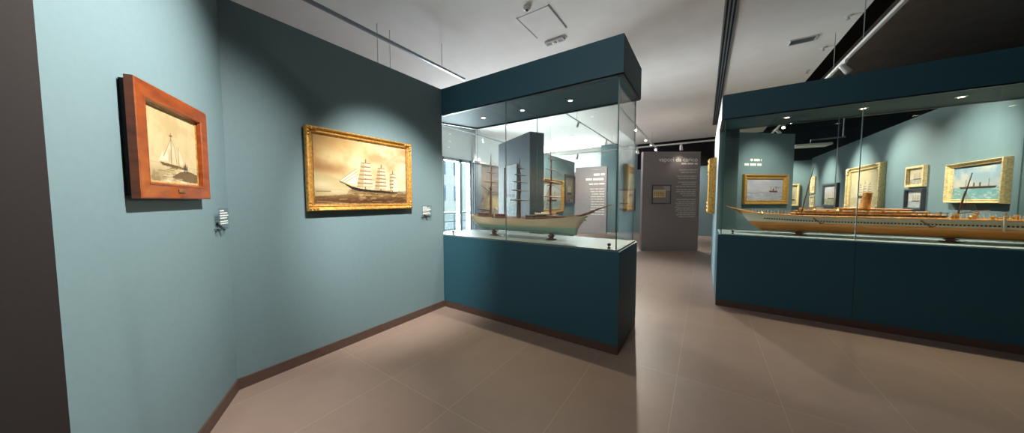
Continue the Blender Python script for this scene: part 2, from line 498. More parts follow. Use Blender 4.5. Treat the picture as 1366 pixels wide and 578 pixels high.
def canvas_square_rigger():
    c = Canvas(280, 170, (226, 196, 128), (250, 236, 190), 3)
    c.blob(0.75, 0.70, 0.45, 0.5, (250, 240, 205), 0.8)
    c.cloud((176, 120, 62), 5, 4, 0.42, 0.75, 0.35, 1.0, 0.55)
    c.blob(0.05, 0.52, 0.24, 0.10, (150, 100, 58), 0.75); c.blob(0.0, 0.92, 0.5, 0.16, (188, 134, 72), 0.6)
    c.blob(0.10, 0.36, 0.26, 0.12, (226, 205, 150), 0.85)
    c.sea(0.235, (92, 60, 30), (150, 112, 66), (206, 180, 130), (9, 7))
    c.poly([(0.0, 0.42), (0.06, 0.46), (0.16, 0.42), (0.27, 0.36), (0.34, 0.27), (0.30, 0.16), (0.0, 0.12)], (196, 178, 126), 0.75)
    c.blob(0.20, 0.20, 0.16, 0.05, (236, 222, 180), 0.7); c.blob(0.08, 0.30, 0.10, 0.05, (238, 226, 186), 0.6)
    c.blob(0.62, 0.17, 0.3, 0.035, (206, 182, 130), 0.55); c.blob(0.6, 0.05, 0.5, 0.05, (78, 46, 24), 0.7)
    c.blob(0.93, 0.23, 0.09, 0.05, (236, 226, 196), 0.7)
    for k in range(36):
        u, v = c.rng.random(), c.rng.random() * 0.21
        c.line((u, v), (u + 0.05 + 0.08 * c.rng.random(), v + 0.02 * (c.rng.random() - 0.5)), 0.007, (70, 46, 24) if k % 3 else (212, 190, 140), 0.5)
    # hull, bow to the left
    c.poly([(0.26, 0.335), (0.34, 0.285), (0.45, 0.252), (0.60, 0.232), (0.87, 0.205), (0.865, 0.185), (0.60, 0.195), (0.42, 0.215), (0.35, 0.24)], (44, 34, 28))
    c.line((0.34, 0.285), (0.87, 0.212), 0.004, (190, 160, 110)); c.line((0.34, 0.285), (0.24, 0.345), 0.006, (70, 50, 34))
    sail, shade = (238, 226, 192), (168, 134, 86)
    for k in range(3):
        c.poly([(0.235 + 0.03 * k, 0.36 - 0.008 * k), (0.40 + 0.01 * k, 0.55 - 0.04 * k), (0.34 + 0.03 * k, 0.33 - 0.01 * k)], (246, 236, 208))
        c.line((0.235 + 0.03 * k, 0.36 - 0.008 * k), (0.40 + 0.01 * k, 0.55 - 0.04 * k), 0.004, (168, 138, 96))
    square_sail_mast(c, 0.490, 0.275, 0.66, 0.085, 0.045, 6, sail, shade, 0.012)
    square_sail_mast(c, 0.665, 0.250, 0.60, 0.072, 0.038, 6, sail, shade, 0.010)
    square_sail_mast(c, 0.805, 0.228, 0.52, 0.060, 0.030, 5, sail, shade, 0.008)
    c.poly([(0.72, 0.245), (0.77, 0.44), (0.775, 0.235)], sail, 0.9); c.poly([(0.81, 0.225), (0.83, 0.45), (0.875, 0.40), (0.88, 0.225)], (244, 234, 206), 0.95)
    return c


def canvas_sailing_boats():
    c = Canvas(220, 160, (222, 200, 150), (226, 206, 160), 8)
    c.cloud((205, 182, 130), 4, 3, 0.4, 0.7, 0.3, 1.0, 0.6)
    c.sea(0.27, (196, 176, 128), (226, 208, 162), (246, 236, 206), (7, 6))
    c.line((0.0, 0.275), (1, 0.265), 0.004, (190, 172, 130), 0.7)
    c.blob(0.2, 0.13, 0.4, 0.05, (160, 138, 92), 0.5)
    c.poly([(0.44, 0.30), (0.47, 0.62), (0.30, 0.32)], (240, 230, 198)); c.poly([(0.47, 0.62), (0.53, 0.52), (0.56, 0.29), (0.46, 0.29)], (226, 212, 172)); c.poly([(0.44, 0.30), (0.46, 0.50), (0.40, 0.31)], (206, 186, 140), 0.8)
    for q in ((0.30, 0.32, 0.47, 0.62), (0.56, 0.29, 0.53, 0.52), (0.53, 0.52, 0.47, 0.62)): c.line(q[:2], q[2:], 0.005, (150, 124, 84))
    c.poly([(0.60, 0.30), (0.60, 0.52), (0.72, 0.28)], (236, 222, 184)); c.poly([(0.24, 0.30), (0.32, 0.44), (0.33, 0.30)], (244, 234, 204), 0.8)
    c.line((0.458, 0.26), (0.474, 0.70), 0.006, (96, 72, 48)); c.line((0.60, 0.25), (0.60, 0.53), 0.005, (120, 92, 60))
    c.line((0.45, 0.66), (0.49, 0.665), 0.012, (90, 70, 50))
    c.poly([(0.25, 0.29), (0.60, 0.265), (0.58, 0.225), (0.30, 0.245)], (118, 92, 58)); c.poly([(0.57, 0.265), (0.76, 0.25), (0.74, 0.215), (0.60, 0.225)], (134, 106, 66))
    c.poly([(0.45, 0.10), (0.62, 0.19), (0.80, 0.21), (1, 0.17), (1, 0.04), (0.7, 0.05)], (108, 84, 54), 0.85)
    for u, v in ((0.70, 0.20), (0.73, 0.22), (0.76, 0.19)):
        c.line((u, v), (u, v + 0.075), 0.014, (62, 48, 40)); c.blob(u, v + 0.10, 0.012, 0.016, (190, 150, 110))
    c.blob(0.15, 0.07, 0.25, 0.03, (150, 128, 86), 0.6); c.cloud((136, 112, 72), 20, 16, 0.5, 0.62, 0.0, 0.2, 0.5)
    for k in range(26):
        u, v = c.rng.random(), c.rng.random() * 0.24
        c.line((u, v), (u + 0.06 + 0.08 * c.rng.random(), v + 0.012 * (c.rng.random() - 0.5)), 0.006, (122, 98, 60) if k % 2 else (244, 232, 200), 0.55)
    c.cloud((196, 168, 116), 7, 5, 0.5, 0.72, 0.3, 1.0, 0.45)
    return c


def canvas_steamer(seed, sky0, sky1, sea0, sea1, hull, u0, u1, hz, length_funnels=1, foam=(235, 240, 240), w=110, h=74, smoke=True):
    c = Canvas(w, h, sky0, sky1, seed)
    c.cloud(tuple(min(255, x + 14) for x in sky1), 4, 3, 0.45, 0.7, hz, 1.0, 0.7)
    c.sea(hz, sea0, sea1, foam, (9, 6))
    L = u1 - u0; b = hz - 0.015
    c.poly([(u0, b + 0.055), (u1, b + 0.06), (u1 - 0.04 * L, b), (u0 + 0.06 * L, b)], hull)
    c.poly([(u0 + 0.15 * L, b + 0.055), (u1 - 0.12 * L, b + 0.055), (u1 - 0.16 * L, b + 0.085), (u0 + 0.18 * L, b + 0.085)], (214, 200, 176))
    for k in range(length_funnels):
        uf = u0 + L * (0.5 + 0.16 * (k - (length_funnels - 1) / 2))
        c.line((uf, b + 0.08), (uf, b + 0.15), 0.022, (70, 46, 40))
        if smoke: c.blob(uf + 0.10, b + 0.22, 0.10, 0.04, (130, 126, 128), 0.5)
    for um in (0.2, 0.8): c.line((u0 + L * um, b + 0.05), (u0 + L * um, b + 0.26), 0.008, (92, 74, 60))
    return c


def canvas_seascape(seed, sky0, sky1, sea0, sea1, hz, w=70, h=80, masts=3):
    c = Canvas(w, h, sky0, sky1, seed)
    c.cloud(tuple(max(0, x - 40) for x in sky1), 4, 4, 0.45, 0.7, hz, 1, 0.6)
    c.sea(hz, sea0, sea1, (230, 226, 210), (7, 6))
    c.poly([(0.25, hz + 0.03), (0.78, hz + 0.02), (0.72, hz - 0.04), (0.32, hz - 0.04)], (74, 58, 48))
    for k in range(masts):
        square_sail_mast(c, 0.36 + 0.15 * k, hz + 0.06, hz + 0.34 - 0.03 * abs(k - 1), 0.07, 0.035, 4, (236, 226, 200), (180, 160, 126))
    return c


def framed_picture(name, label, cat, pos, rz, w, h, fw, depth, fm, cv, group=None, profile='scoop', back=True, slip=None, corners=False, liner=0.0):
    """pos = centre of the picture on the wall plane; local x runs along the wall, local -y into the room"""
    t = thing(name, label, cat, pos, rz, group)
    if profile == 'flat':      # broad flat board with a small inner bead
        pr = [(0, 0.002), (0, depth * 0.92), (0.006, depth), (fw * 0.80, depth * 0.92), (fw * 0.84, depth * 0.98), (fw * 0.94, depth * 0.9), (fw, depth * 0.55), (fw, depth * 0.25)]
    elif profile == 'thin':
        pr = [(0, 0.002), (0, depth), (fw * 0.7, depth), (fw, depth * 0.6), (fw, depth * 0.25)]
    else:                      # moulded: outer torus, scoop, inner bead
        pr = [(0, 0.002), (0, depth * 0.62), (fw * 0.08, depth * 0.92), (fw * 0.2, depth), (fw * 0.34, depth * 0.9), (fw * 0.42, depth * 0.66), (fw * 0.62, depth * 0.48),
              (fw * 0.76, depth * 0.50), (fw * 0.82, depth * 0.62), (fw * 0.9, depth * 0.58), (fw, depth * 0.36), (fw, depth * 0.2)]
    mb = MB(); rings = []
    for d, o in pr:
        a, b = w / 2 - d, h / 2 - d
        rings.append([(-a, -o, -b), (a, -o, -b), (a, -o, b), (-a, -o, b)])
    mb.loft(rings, caps=False)
    mb.build('frame', fm, t)
    if corners:
        for sx in (-1, 1):
            for sz in (-1, 1):
                m2 = MB()
                for k in range(5):
                    q = (k - 2) * fw * 0.5
                    cx, cz = sx * (w / 2 - fw * 0.38 - max(0, q)), sz * (h / 2 - fw * 0.38 - max(0, -q))
                    m2.lathe([(0.001, 0), (fw * 0.30, 0.002), (fw * 0.26, depth * 0.3), (fw * 0.10, depth * 0.5), (0.001, depth * 0.52)], n=8,
                             T=Matrix.Translation((cx, -depth * 0.62, cz)) @ Matrix.Rotation(pi / 2, 4, 'X'))
                m2.build('corner_ornament', fm, t)
    iw, ih = w - 2 * fw, h - 2 * fw
    if liner:
        r2 = []
        for d, o in [(-0.002, depth * 0.24), (-0.002, depth * 0.36), (liner * 0.7, depth * 0.30), (liner, depth * 0.22), (liner, depth * 0.16)]:
            a, b = iw / 2 - d, ih / 2 - d
            r2.append([(-a, -o, -b), (a, -o, -b), (a, -o, b), (-a, -o, b)])
        MB().loft(r2, caps=False).build('liner', slip or M['gold'], t)
    cv.mesh('canvas', iw + 0.004, ih + 0.004, t, (0, -depth * 0.22, 0))
    if back: MB().box(-w / 2 + 0.012, w / 2 - 0.012, -depth * 0.18, -0.001, -h / 2 + 0.012, h / 2 - 0.012).build('backing_board', M['backing'], t)
    return t


# picture of two sailing boats, in its orange wooden frame, on the slanted wall
RZ_SL = math.atan2(-ddir.y, -ddir.x)          # local x to the viewer's right
def on_slant(s, z, out=0.0):
    p = dA + ddir * s - dn * out
    return (p.x, p.y, z)
p1 = framed_picture('framed_painting', 'small painting of sailing boats in a broad orange wooden frame', 'painting', on_slant(0.699, 1.724, 0.020), RZ_SL,
                    0.616, 0.526, 0.078, 0.032, M['wood'], canvas_sailing_boats(), 'framed pictures on the near walls', 'flat', slip=M['gold'], liner=0.006)
MB().bevbox(-0.032, 0.032, -0.006, 0.0, -0.008, 0.008, 0.002).build('name_plate', M['golddark'], p1).location = (0.0, -0.030, -0.222)
MB().box(-0.295, 0.295, 0.0, 0.0195, -0.25, 0.25).build('wall_spacer', M['backing'], p1)
# picture of the square rigger in its gilt frame
p2 = framed_picture('framed_painting', 'gilt-framed painting of a three-masted ship under full sail on brown sea', 'painting', (-2.920, 1.656, 1.735), pi / 2,
                    1.088, 0.755, 0.056, 0.042, M['gold'], canvas_square_rigger(), 'framed pictures on the near walls', 'scoop', corners=True, liner=0.012, slip=M['golddark'])
MB().box(-0.52, 0.52, 0.0, 0.0195, -0.35, 0.35).build('wall_spacer', M['backing'], p2)


def label_plate(label, pos, rz, seed):
    t = thing('caption_plate', label, 'caption plate', pos, rz, 'clear caption plates on the near walls')
    MB().bevbox(-0.075, 0.075, -0.034, -0.029, -0.075, 0.075, 0.001).build('plate', M['acryl'], t)
    mb = MB(); rg = random.Random(seed)
    text_lines(mb, 0, 0.062, [0.06, 0.11, 0.125, 0.10], 0.017, 0.008, -0.0345, rg, left=-0.066)
    text_lines(mb, 0, -0.012, [0.115, 0.12], 0.015, 0.007, -0.0345, rg, left=-0.066)
    mb.build('lettering', M['letter'], t)
    for sx in (-1, 1): MB().tube([(sx * 0.062, 0, -0.062), (sx * 0.062, -0.03, -0.062)], 0.004).build('standoff', M['steel'], t)
    b = MB(); b.tube([(-0.03, -0.003, -0.028), (0.012, -0.028, -0.078)], 0.008); b.tube([(-0.06, -0.012, -0.070), (0.062, -0.012, -0.062)], 0.0028)
    b.build('bracket_and_shadow', M['blackmetal'], t)  # black rods: the mount together with its diagonal shadow mark, built solid
    return t
label_plate('clear caption plate right of the painting in the orange wooden frame', on_slant(0.165, 1.325), RZ_SL, 1)
label_plate('clear caption plate right of the gilt-framed ship painting', (-2.94, 2.432, 1.315), pi / 2, 2)


# ------------------------------------------------------------------ track lighting
def rail(label, p0, p1, drops, m='whitemetal', group='lighting tracks', w=0.034):
    t = thing('lighting_track', label, 'lighting track', p0, 0, group)
    d = Vector(p1) - Vector(p0); L = d.length; t.rotation_euler = (0, 0, math.atan2(d.y, d.x))
    prof = [(-w / 2, 0), (w / 2, 0), (w / 2, 0.036), (w * 0.2, 0.036), (w * 0.2, 0.03), (-w * 0.2, 0.03), (-w * 0.2, 0.036), (-w / 2, 0.036)]
    MB().loft([[(0, y, z) for y, z in prof], [(L, y, z) for y, z in prof]]).build('profile', M[m], t)
    for e in (0, L): MB().box(e - 0.012, e + 0.012, -w / 2 - 0.004, w / 2 + 0.004, -0.003, 0.039).build('end_cap', M[m], t)
    for s, ztop in drops:
        MB().tube([(s, 0, 0.036), (s, 0, ztop - p0[2])], 0.005, 6).build('suspension_rod', M['steel'], t)
    return t


def spotlight(label, pos, target, watts=0.0, angle=70, blend=0.9, color=WARM, group='track spotlights', m='whitemetal', radius=0.05, lit=True):
    """pos = where the adapter meets the underside of its track"""
    t = thing('track_spotlight', label, 'spotlight', pos, 0, group)
    MB().bevbox(-0.016, 0.016, -0.045, 0.045, -0.028, 0.0, 0.003).build('adapter', M[m], t)
    hd = Vector((0, 0, -0.10)); v = (Vector(target) - Vector(pos) - hd).normalized()
    q = v.to_track_quat('-Z', 'Y').to_matrix().to_4x4(); T = Matrix.Translation(hd) @ q
    MB().tube([(0, 0, -0.028), (0, 0, -0.075)], 0.008).build('yoke', M[m], t)
    h = MB().lathe([(0.022, 0.075), (0.030, 0.07), (0.034, 0.02), (0.038, -0.04), (0.040, -0.075), (0.034, -0.075), (0.032, -0.06)], n=16).build('head', M[m], t, True)
    h.matrix_local = T
    l = MB().lathe([(0.001, -0.062), (0.033, -0.062), (0.033, -0.066), (0.001, -0.068)], n=16).build('lens', M['lens'] if lit else M['steel'], t)
    l.matrix_local = T
    if watts:
        d = bpy.data.lights.new('lamp', 'SPOT'); d.energy = watts; d.spot_size = R(angle); d.spot_blend = blend; d.color = color; d.shadow_soft_size = radius
        o = bpy.data.objects.new('lamp', d); COL.objects.link(o); o.parent = t; o.matrix_local = T @ Matrix.Translation((0, 0, -0.085))
    return t


# near room: track above the pictures (out of the picture's top) and an added unseen lamp that brightens the cases
rail('white lighting track hung over the near room, above the top of the view', (-1.10, -3.0, 3.6), (-1.10, 1.6, 3.6), [(0.6, ZC), (4.0, ZC)])
spotlight('spotlight aimed at the painting in the orange wooden frame', (-1.10, 1.45, 3.6), on_slant(0.95, 1.45), PW_PICTURE * 0.84, 76, 1.0, COOL)
spotlight('spotlight aimed at the gilt-framed painting of a full-rigged ship', (-1.10, 1.15, 3.6), (-2.94, 2.05, 1.12), PW_PICTURE * 1.1, 47, 0.9, COOL)
spotlight('added unseen fill spotlight at the rear of the near room, brightening the two display cases', (-1.10, -1.2, 3.6), (0.2, 3.6, 1.6), PW_FILL, 120, 1.0, COOL)

# track behind the picture wall
rail('grey lighting track running above the picture wall', (-3.64, -1.5, 3.6), (-3.64, 3.92, 3.6), [(2.6, ZC), (4.9, ZC)], 'greymetal')
rail('second grey lighting track half hidden behind the top of the picture wall', (-4.0, -1.0, 2.98), (-4.0, 3.4, 2.98), [(3.50, ZC), (3.70, ZC)], 'greymetal')
# hall tracks
rail('white lighting track over the middle of the corridor', (-1.72, 7.0, 3.6), (-1.72, 13.6, 3.6), [(2.0, ZC), (5.0, ZC)])
for (y, lab) in ((8.98, 'nearest'), (10.7, 'second nearest'), (11.8, 'third nearest'), (12.95, 'farthest')):
    spotlight('glowing spotlight on the corridor track, %s of its four' % lab, (-1.72, y, 3.6), (-0.6, y - 4.0, 0.6) if y < 12 else (0.164, y - 4, 1.7), PW_HALL, 80, 0.9, WARM)
rail('white lighting track over the hall, left of the corridor track', (-2.95, 6.6, 3.6), (-2.95, 12.4, 3.6), [(1.0, ZC), (4.6, ZC)])
spotlight('spotlight seen above the left display case lights, on the hall track', (-2.90, 7.53, 3.6), (-4.2, 8.6, 1.6), PW_HALL, 75, 0.9, WARM)
spotlight('spotlight at the far end of the hall track', (-2.95, 10.4, 3.6), (-4.0, 12.4, 1.7), PW_HALL, 75, 0.9, WARM)
rail('grey lighting track beside the hall window wall', (-6.3, 5.0, 3.6), (-6.3, 12.0, 3.6), [(1.0, ZC), (5.0, ZC)], 'greymetal')
spotlight('spotlight near the hall window, the nearer one', (-6.3, 5.75, 3.6), (-7.1, 6.5, 1.5), 40, 75, 0.9, WARM)
spotlight('spotlight between the hall window and the brown mural', (-6.3, 7.70, 3.6), (-7.1, 9.1, 1.5), PW_HALL * 0.7, 60, 0.9, WARM)
rail('white cross track above the grey carico panel', (-5.4, 9.35, 3.02), (0.16, 9.35, 3.02), [(0.8, ZC), (3.6, ZC)])
spotlight('spotlight on the cross track above the right half of the carico panel', (-0.585, 9.35, 3.02), (-0.45, 9.70, 1.0), 7, 120, 0.9, WARM, lit=False)
spotlight('spotlight on the cross track beyond the left edge of the carico panel', (-1.72, 9.35, 3.02), (-1.3, 9.3, 1.4), 12, 90, 0.9, WARM, lit=False)
spotlight('spotlight on the cross track above the left display case ship', (-3.6, 9.35, 3.02), (-4.2, 10.0, 1.7), 40, 80, 0.9, WARM, lit=False)
spotlight('added wall-wash spotlight beyond the carico panel, on the corridor track end', (-1.72, 13.45, 3.6), (-0.2, 14.2, 1.5), PW_HALL, 90, 0.9, COOL)  # extra lamp added to brighten the far teal wall
# right gallery track
rail('white suspended lighting track rising above the right display case', (1.58, 2.5, 3.40), (1.58, 13.9, 3.40), [(1.9, ZC + 0.85), (3.0, ZC + 0.85), (4.0, ZC + 0.85), (8, ZC + 0.85)])
gl = [(6.05, 'nearest, above the case hood', (3.06, 6.9, 1.75)), (9.3, 'second from the near end', (3.06, 8.3, 1.7)), (9.8, 'third from the near end', (1.1, 8.3, 1.75)),
      (10.5, 'fourth from the near end', (3.06, 10.3, 1.75)), (12.1, 'second from the far end', (3.06, 12.4, 1.65)), (13.5, 'at the far end', (2.9, 14.2, 1.7))]
for y, lab, tg in gl:
    spotlight('white gallery track spotlight, %s' % lab, (1.58, y, 3.40), tg, PW_GALLERY if y != 9.8 else 1, 62, 1.0, WARM)
spotlight('white gallery track spotlight, hidden behind the case hood, aimed at the angled wall', (1.58, 6.9, 3.40), (1.05, 8.4, 1.7), PW_GALLERY * 0.5, 60, 1.0, WARM)

# ceiling fittings
sl = thing('slot_diffuser', 'long black slot diffuser running along the white ceiling', 'air diffuser', (0.215, 1.0, ZC - 0.0005), 0)
MB().box(-0.075, 0.075, 0, 11.0, -0.004, 0.0).build('channel', M['backing'], sl)
for x in (-0.073, -0.030, 0.012, 0.055): MB().box(x, x + 0.018, 0, 11.0, -0.010, -0.0042).build('blade', M['greymetal'], sl)
hx = thing('access_hatch', 'square access hatch flush in the white ceiling', 'hatch', (-2.018, 3.81, ZC), 0)
MB().box(-0.235, 0.235, -0.285, 0.285, -0.006, 0).build('panel', M['ceil'], hx)
for e in (-0.25, 0.237): MB().box(e, e + 0.013, -0.3, 0.3, -0.008, 0).build('joint', M['greymetal'], hx)
em = thing('emergency_light', 'white emergency light fitting on the ceiling beside the hatch', 'emergency light', (-2.065, 4.33, ZC), 0)
MB().bevbox(-0.16, 0.16, -0.055, 0.055, -0.03, 0.0, 0.006).build('body', M['whitemetal'], em)
for sx in (-1, 1): MB().box(sx * 0.10 - 0.04, sx * 0.10 + 0.04, -0.03, 0.03, -0.034, -0.030).build('reflector', M['greymetal'], em)
MB().lathe([(0.02, -0.044), (0.032, -0.036), (0.032, -0.030)]).build('lamp_lens', M['whitemetal'], em)
sd = thing('smoke_detector', 'small round smoke detector on the ceiling at the hatch corner', 'smoke detector', (-2.03, 3.40, ZC), 0)
MB().lathe([(0.05, 0), (0.05, -0.018), (0.035, -0.035), (0.012, -0.04)]).build('base', M['whitemetal'], sd)
MB().lathe([(0.020, -0.036), (0.022, -0.047), (0.01, -0.05)]).build('sensor', M['blackmetal'], sd)
vt = thing('air_vent', 'small grey rectangular air vent in the ceiling above the right display case', 'air vent', (1.22, 6.51, ZC), 0)
vf = MB()
vf.box(-0.16, 0.16, -0.10, -0.085, -0.012, 0); vf.box(-0.16, 0.16, 0.085, 0.10, -0.012, 0); vf.box(-0.16, -0.145, -0.1, 0.1, -0.012, 0); vf.box(0.145, 0.16, -0.1, 0.1, -0.012, 0)
vf.build('rim', M['whitemetal'], vt)
MB().box(-0.145, 0.145, -0.085, 0.085, -0.004, 0).build('opening', M['blackmetal'], vt)
for k in range(4): MB().box(-0.145, 0.145, -0.07 + k * 0.04, -0.055 + k * 0.04, -0.010, -0.0045).build('louvre', M['greymetal'], vt)
for (x, y, lab) in ((1.578, 6.03, 'nearest'), (1.575, 7.02, 'middle'), (1.60, 8.08, 'farthest')):
    s_ = thing('sprinkler', 'small round ceiling sprinkler by the dark ceiling edge, %s of three' % lab, 'sprinkler', (x, y, ZC), 0, 'ceiling sprinklers')
    MB().lathe([(0.045, 0), (0.045, -0.006), (0.02, -0.012)]).build('rosette', M['whitemetal'], s_)
    MB().lathe([(0.012, -0.011), (0.012, -0.04), (0.022, -0.042), (0.022, -0.046)]).build('head', M['steel'], s_)
for (x, y, lab) in ((-4.43, 10.98, 'nearer'), (-5.4, 12.15, 'farther')):
    s_ = thing('ceiling_speaker', 'small dark round fitting in the hall ceiling, the %s one' % lab, 'ceiling fitting', (x, y, ZC), 0, 'round ceiling fittings')
    MB().lathe([(0.10, 0), (0.10, -0.01), (0.085, -0.014)]).build('rim', M['whitemetal'], s_)
    MB().lathe([(0.085, -0.0135), (0.06, -0.022)]).build('grille', M['greymetal'], s_)
hb = thing('hanging_lamp_panel', 'flat white lamp panel hung from a grey arm in the dark gallery', 'lamp panel', (2.32, 11.0, 2.90), R(6))
MB().bevbox(-0.36, 0.36, -0.22, 0.22, 0.0, 0.055, 0.01).build('panel', M['whitemetal'], hb)
a_ = MB(); a_.tube([(0.0, 0, 0.055), (0.0, 0, 0.17), (0.66, 0, 0.20)], 0.022); a_.build('arm', M['greymetal'], hb)
MB().tube([(0.62, 0, 0.20), (0.62, 0, 1.95)], 0.018).build('hanger', M['greymetal'], hb)


# ------------------------------------------------------------------ display cases
def display_case(label, poly, zb, z0, z1, glass_runs, seams, lights, pm, shelf_in, shelf_m, watts):
    """poly = footprint (counter clockwise, world), zb = top of the plinth, z0..z1 = hood"""
    t = thing('display_case', label, 'display case')
    cen = Vector((sum(p[0] for p in poly) / len(poly), sum(p[1] for p in poly) / len(poly)))
    def inset(d): 
        out = []
        n = len(poly)
        for i in range(n):
            a, b, c = Vector(poly[i - 1]), Vector(poly[i]), Vector(poly[(i + 1) % n])
            e1, e2 = (b - a).normalized(), (c - b).normalized()
            n1, n2 = Vector((-e1.y, e1.x)), Vector((-e2.y, e2.x))
            k = (n1 + n2); k = k / max(0.2, (1 + n1.dot(n2)))
            out.append(tuple(b + k * d))
        return out
    MB().prism(poly, 0.085, zb).build('plinth', pm, t)
    MB().prism(inset(0.0015), 0.0, 0.085).build('kickboard', M['skirt'], t)
    MB().prism(inset(shelf_in), zb - 0.001, zb + 0.012).build('case_floor', M[shelf_m], t)
    MB().prism(inset(-0.006), z0, z1).build('hood', pm, t)
    rim = MB(); i0, i1 = inset(0.0), inset(0.03)
    rim.loft([[(x, y, z0 - 0.012) for x, y in i0], [(x, y, z0 - 0.012) for x, y in i1], [(x, y, z0 + 0.001) for x, y in i1], [(x, y, z0 + 0.001) for x, y in i0]], caps=False)
    rim.build('hood_rim', M['darkframe'], t)
    for (a, b) in glass_runs:
        a, b = Vector(a), Vector(b); d = (b - a).normalized(); nn = Vector((-d.y, d.x)) * 0.005
        m = MB(); q = [a - nn, b - nn, b + nn, a + nn]
        m.loft([[(p.x, p.y, zb + 0.002) for p in q], [(p.x, p.y, z0 - 0.002) for p in q]])
        for k in (2, 4): pass
        # end faces of the sheet carry the green of thick glass
        m.mi = [0, 1, 0, 1, 1, 1]
        m.build('glass_pane', [M['glass'], M['edge']], t)
    for (x, y) in seams:
        MB().tube([(x, y, zb), (x, y, z0)], 0.0045, 6).build('glass_joint', M['steel'], t)
    for (x, y) in lights:
        l = MB().lathe([(0.040, z0), (0.040, z0 - 0.004), (0.026, z0 - 0.005)], (x, y, 0)).build('downlight', M['steel'], t)
        MB().lathe([(0.001, z0 - 0.0045), (0.024, z0 - 0.0045), (0.020, z0 - 0.007), (0.001, z0 - 0.008)], (x, y, 0)).build('lens', M['tiny'], l)
        d = bpy.data.lights.new('lamp', 'SPOT'); d.energy = watts; d.spot_size = R(110); d.spot_blend = 1.0; d.color = (1.0, 0.86, 0.62); d.shadow_soft_size = 0.02
        o = bpy.data.objects.new('lamp', d); COL.objects.link(o); o.parent = t; o.location = (x, y, z0 - 0.03)
    return t


cl = display_case('left display case holding the green-hulled sailing ship model on a petrol blue plinth',
                  [(-2.94, 2.735), (-0.637, 2.735), (-0.637, 3.56), (-3.04, 3.56), (-3.36, 2.735)], 0.977, 2.588, 2.923,
                  [((-3.30, 2.775), (-1.936, 2.775)), ((-1.930, 2.775), (-0.683, 2.775)), ((-0.677, 2.775), (-0.677, 3.52)), ((-0.683, 3.525), (-1.930, 3.525)), ((-1.936, 3.525), (-3.01, 3.525)), ((-3.03, 3.51), (-3.31, 2.79))],
                  [(-1.933, 2.775)], [(-2.558, 3.134), (-1.941, 3.15), (-1.303, 3.15)], M['petrol'], 0.02, 'shelf', PW_CASE)
cr = display_case('right display case holding the long steamship model on a petrol blue plinth',
                  [(0.164, 4.85), (3.95, 4.85), (3.95, 5.63), (0.164, 5.63)], 0.985, 2.54, 2.855,
                  [((0.205, 4.89), (1.435, 4.89)), ((1.442, 4.89), (2.80, 4.89)), ((2.806, 4.89), (3.91, 4.89)), ((0.20, 4.895), (0.20, 5.59)), ((0.205, 5.595), (1.435, 5.595)), ((1.442, 5.595), (2.80, 5.595)), ((2.806, 5.595), (3.91, 5.595))],
                  [(1.4385, 4.89), (1.4385, 5.595)], [(0.865, 5.20), (1.529, 5.20), (2.212, 5.20), (2.9, 5.2)], M['petrol'], 0.02, 'shelfwhite', PW_CASE * 1.15)
MB().box(1.436, 1.440, 4.8485, 4.8502, 0.09, 0.975).build('plinth_joint', M['blackmetal'], cr)
for (par, pts) in ((cl, [(-2.86, 2.84, 0.989), (-0.76, 2.84, 0.989)]), (cr, [(0.33, 4.94, 0.997)])):
    for p in pts:
        m = MB(); m.lathe([(0.016, 0), (0.016, 0.008), (0.007, 0.012), (0.007, 0.022), (0.015, 0.026), (0.018, 0.04), (0.010, 0.05)], p, 10)
        m.build('lock', M['blackmetal'], par)


# ------------------------------------------------------------------ ship models
def hull_rings(x0, x1, n, halfbeam, keel, deck, stern_full=0.7, bow_pow=1.0, flare=0.25, stem=None, counter=None, y=0.0, k=9):
    """closed sections from stern (x0) to bow (x1); keel(t), deck(t) give heights, stem/counter shift x with height"""
    rings = []
    for i in range(n):
        t = i / (n - 1)
        b = halfbeam(t); zk, zd = keel(t), deck(t); ring = []
        for s in range(2 * k + 1):
            u = -1 + s / k                   # -1 port deck edge .. 0 keel .. 1 starboard deck edge
            h = abs(u)                       # 0 keel, 1 deck
            z = zk + (zd - zk) * h ** 1.3
            wdt = b * (min(1, (h / 0.62)) ** 0.62) * (1 + flare * (h - 0.6) * (abs(2 * t - 1) ** 3))
            x = x0 + (x1 - x0) * t
            hh = (z - keel(0.5)) / (deck(0.5) - keel(0.5))
            if stem: x += stem(hh) * max(0, (t - 0.8) / 0.2) ** 2
            if counter: x += counter(hh) * max(0, (0.2 - t) / 0.2) ** 2
            ring.append((x, y + math.copysign(wdt, u) if u else y, z))
        rings.append(ring)
    return rings


def mast(parent, x, y, zb, zt, rake, yards, m, r=0.010, name='mast', ym=None, ylen=0.24, turn=0.0):
    """a lower mast and topmast with its yards as sub-parts; yards = [(height fraction, half length factor)]"""
    dx = rake * (zt - zb); P = lambda f, o=0: (x + dx * f + o, y, zb + (zt - zb) * f)
    mb = MB(); mb.tube([P(0), P(0.48)], [r, r * 0.8], 8); mb.tube([P(0.42, 0.008), P(0.80, 0.008)], [r * 0.65, r * 0.5], 8); mb.tube([P(0.76), P(1)], [r * 0.4, r * 0.18], 6)
    tx, ty, tz = P(0.45); mb.box(tx - 0.022, tx + 0.026, ty - 0.04, ty + 0.04, tz, tz + 0.007)
    o = mb.build(name, m, parent)
    for f, l in yards:
        px, py, pz = P(f); ca, sa = cos(turn), sin(turn)
        a = (px + 0.014 - sa * l * ylen, py - ca * l * ylen, pz); b = (px + 0.014 + sa * l * ylen, py + ca * l * ylen, pz)
        mid = ((a[0] + b[0]) / 2, (a[1] + b[1]) / 2, pz)
        MB().tube([a, mid, b], [r * 0.30, r * 0.62, r * 0.30], 7).build('yard', ym or m, o)
    return o


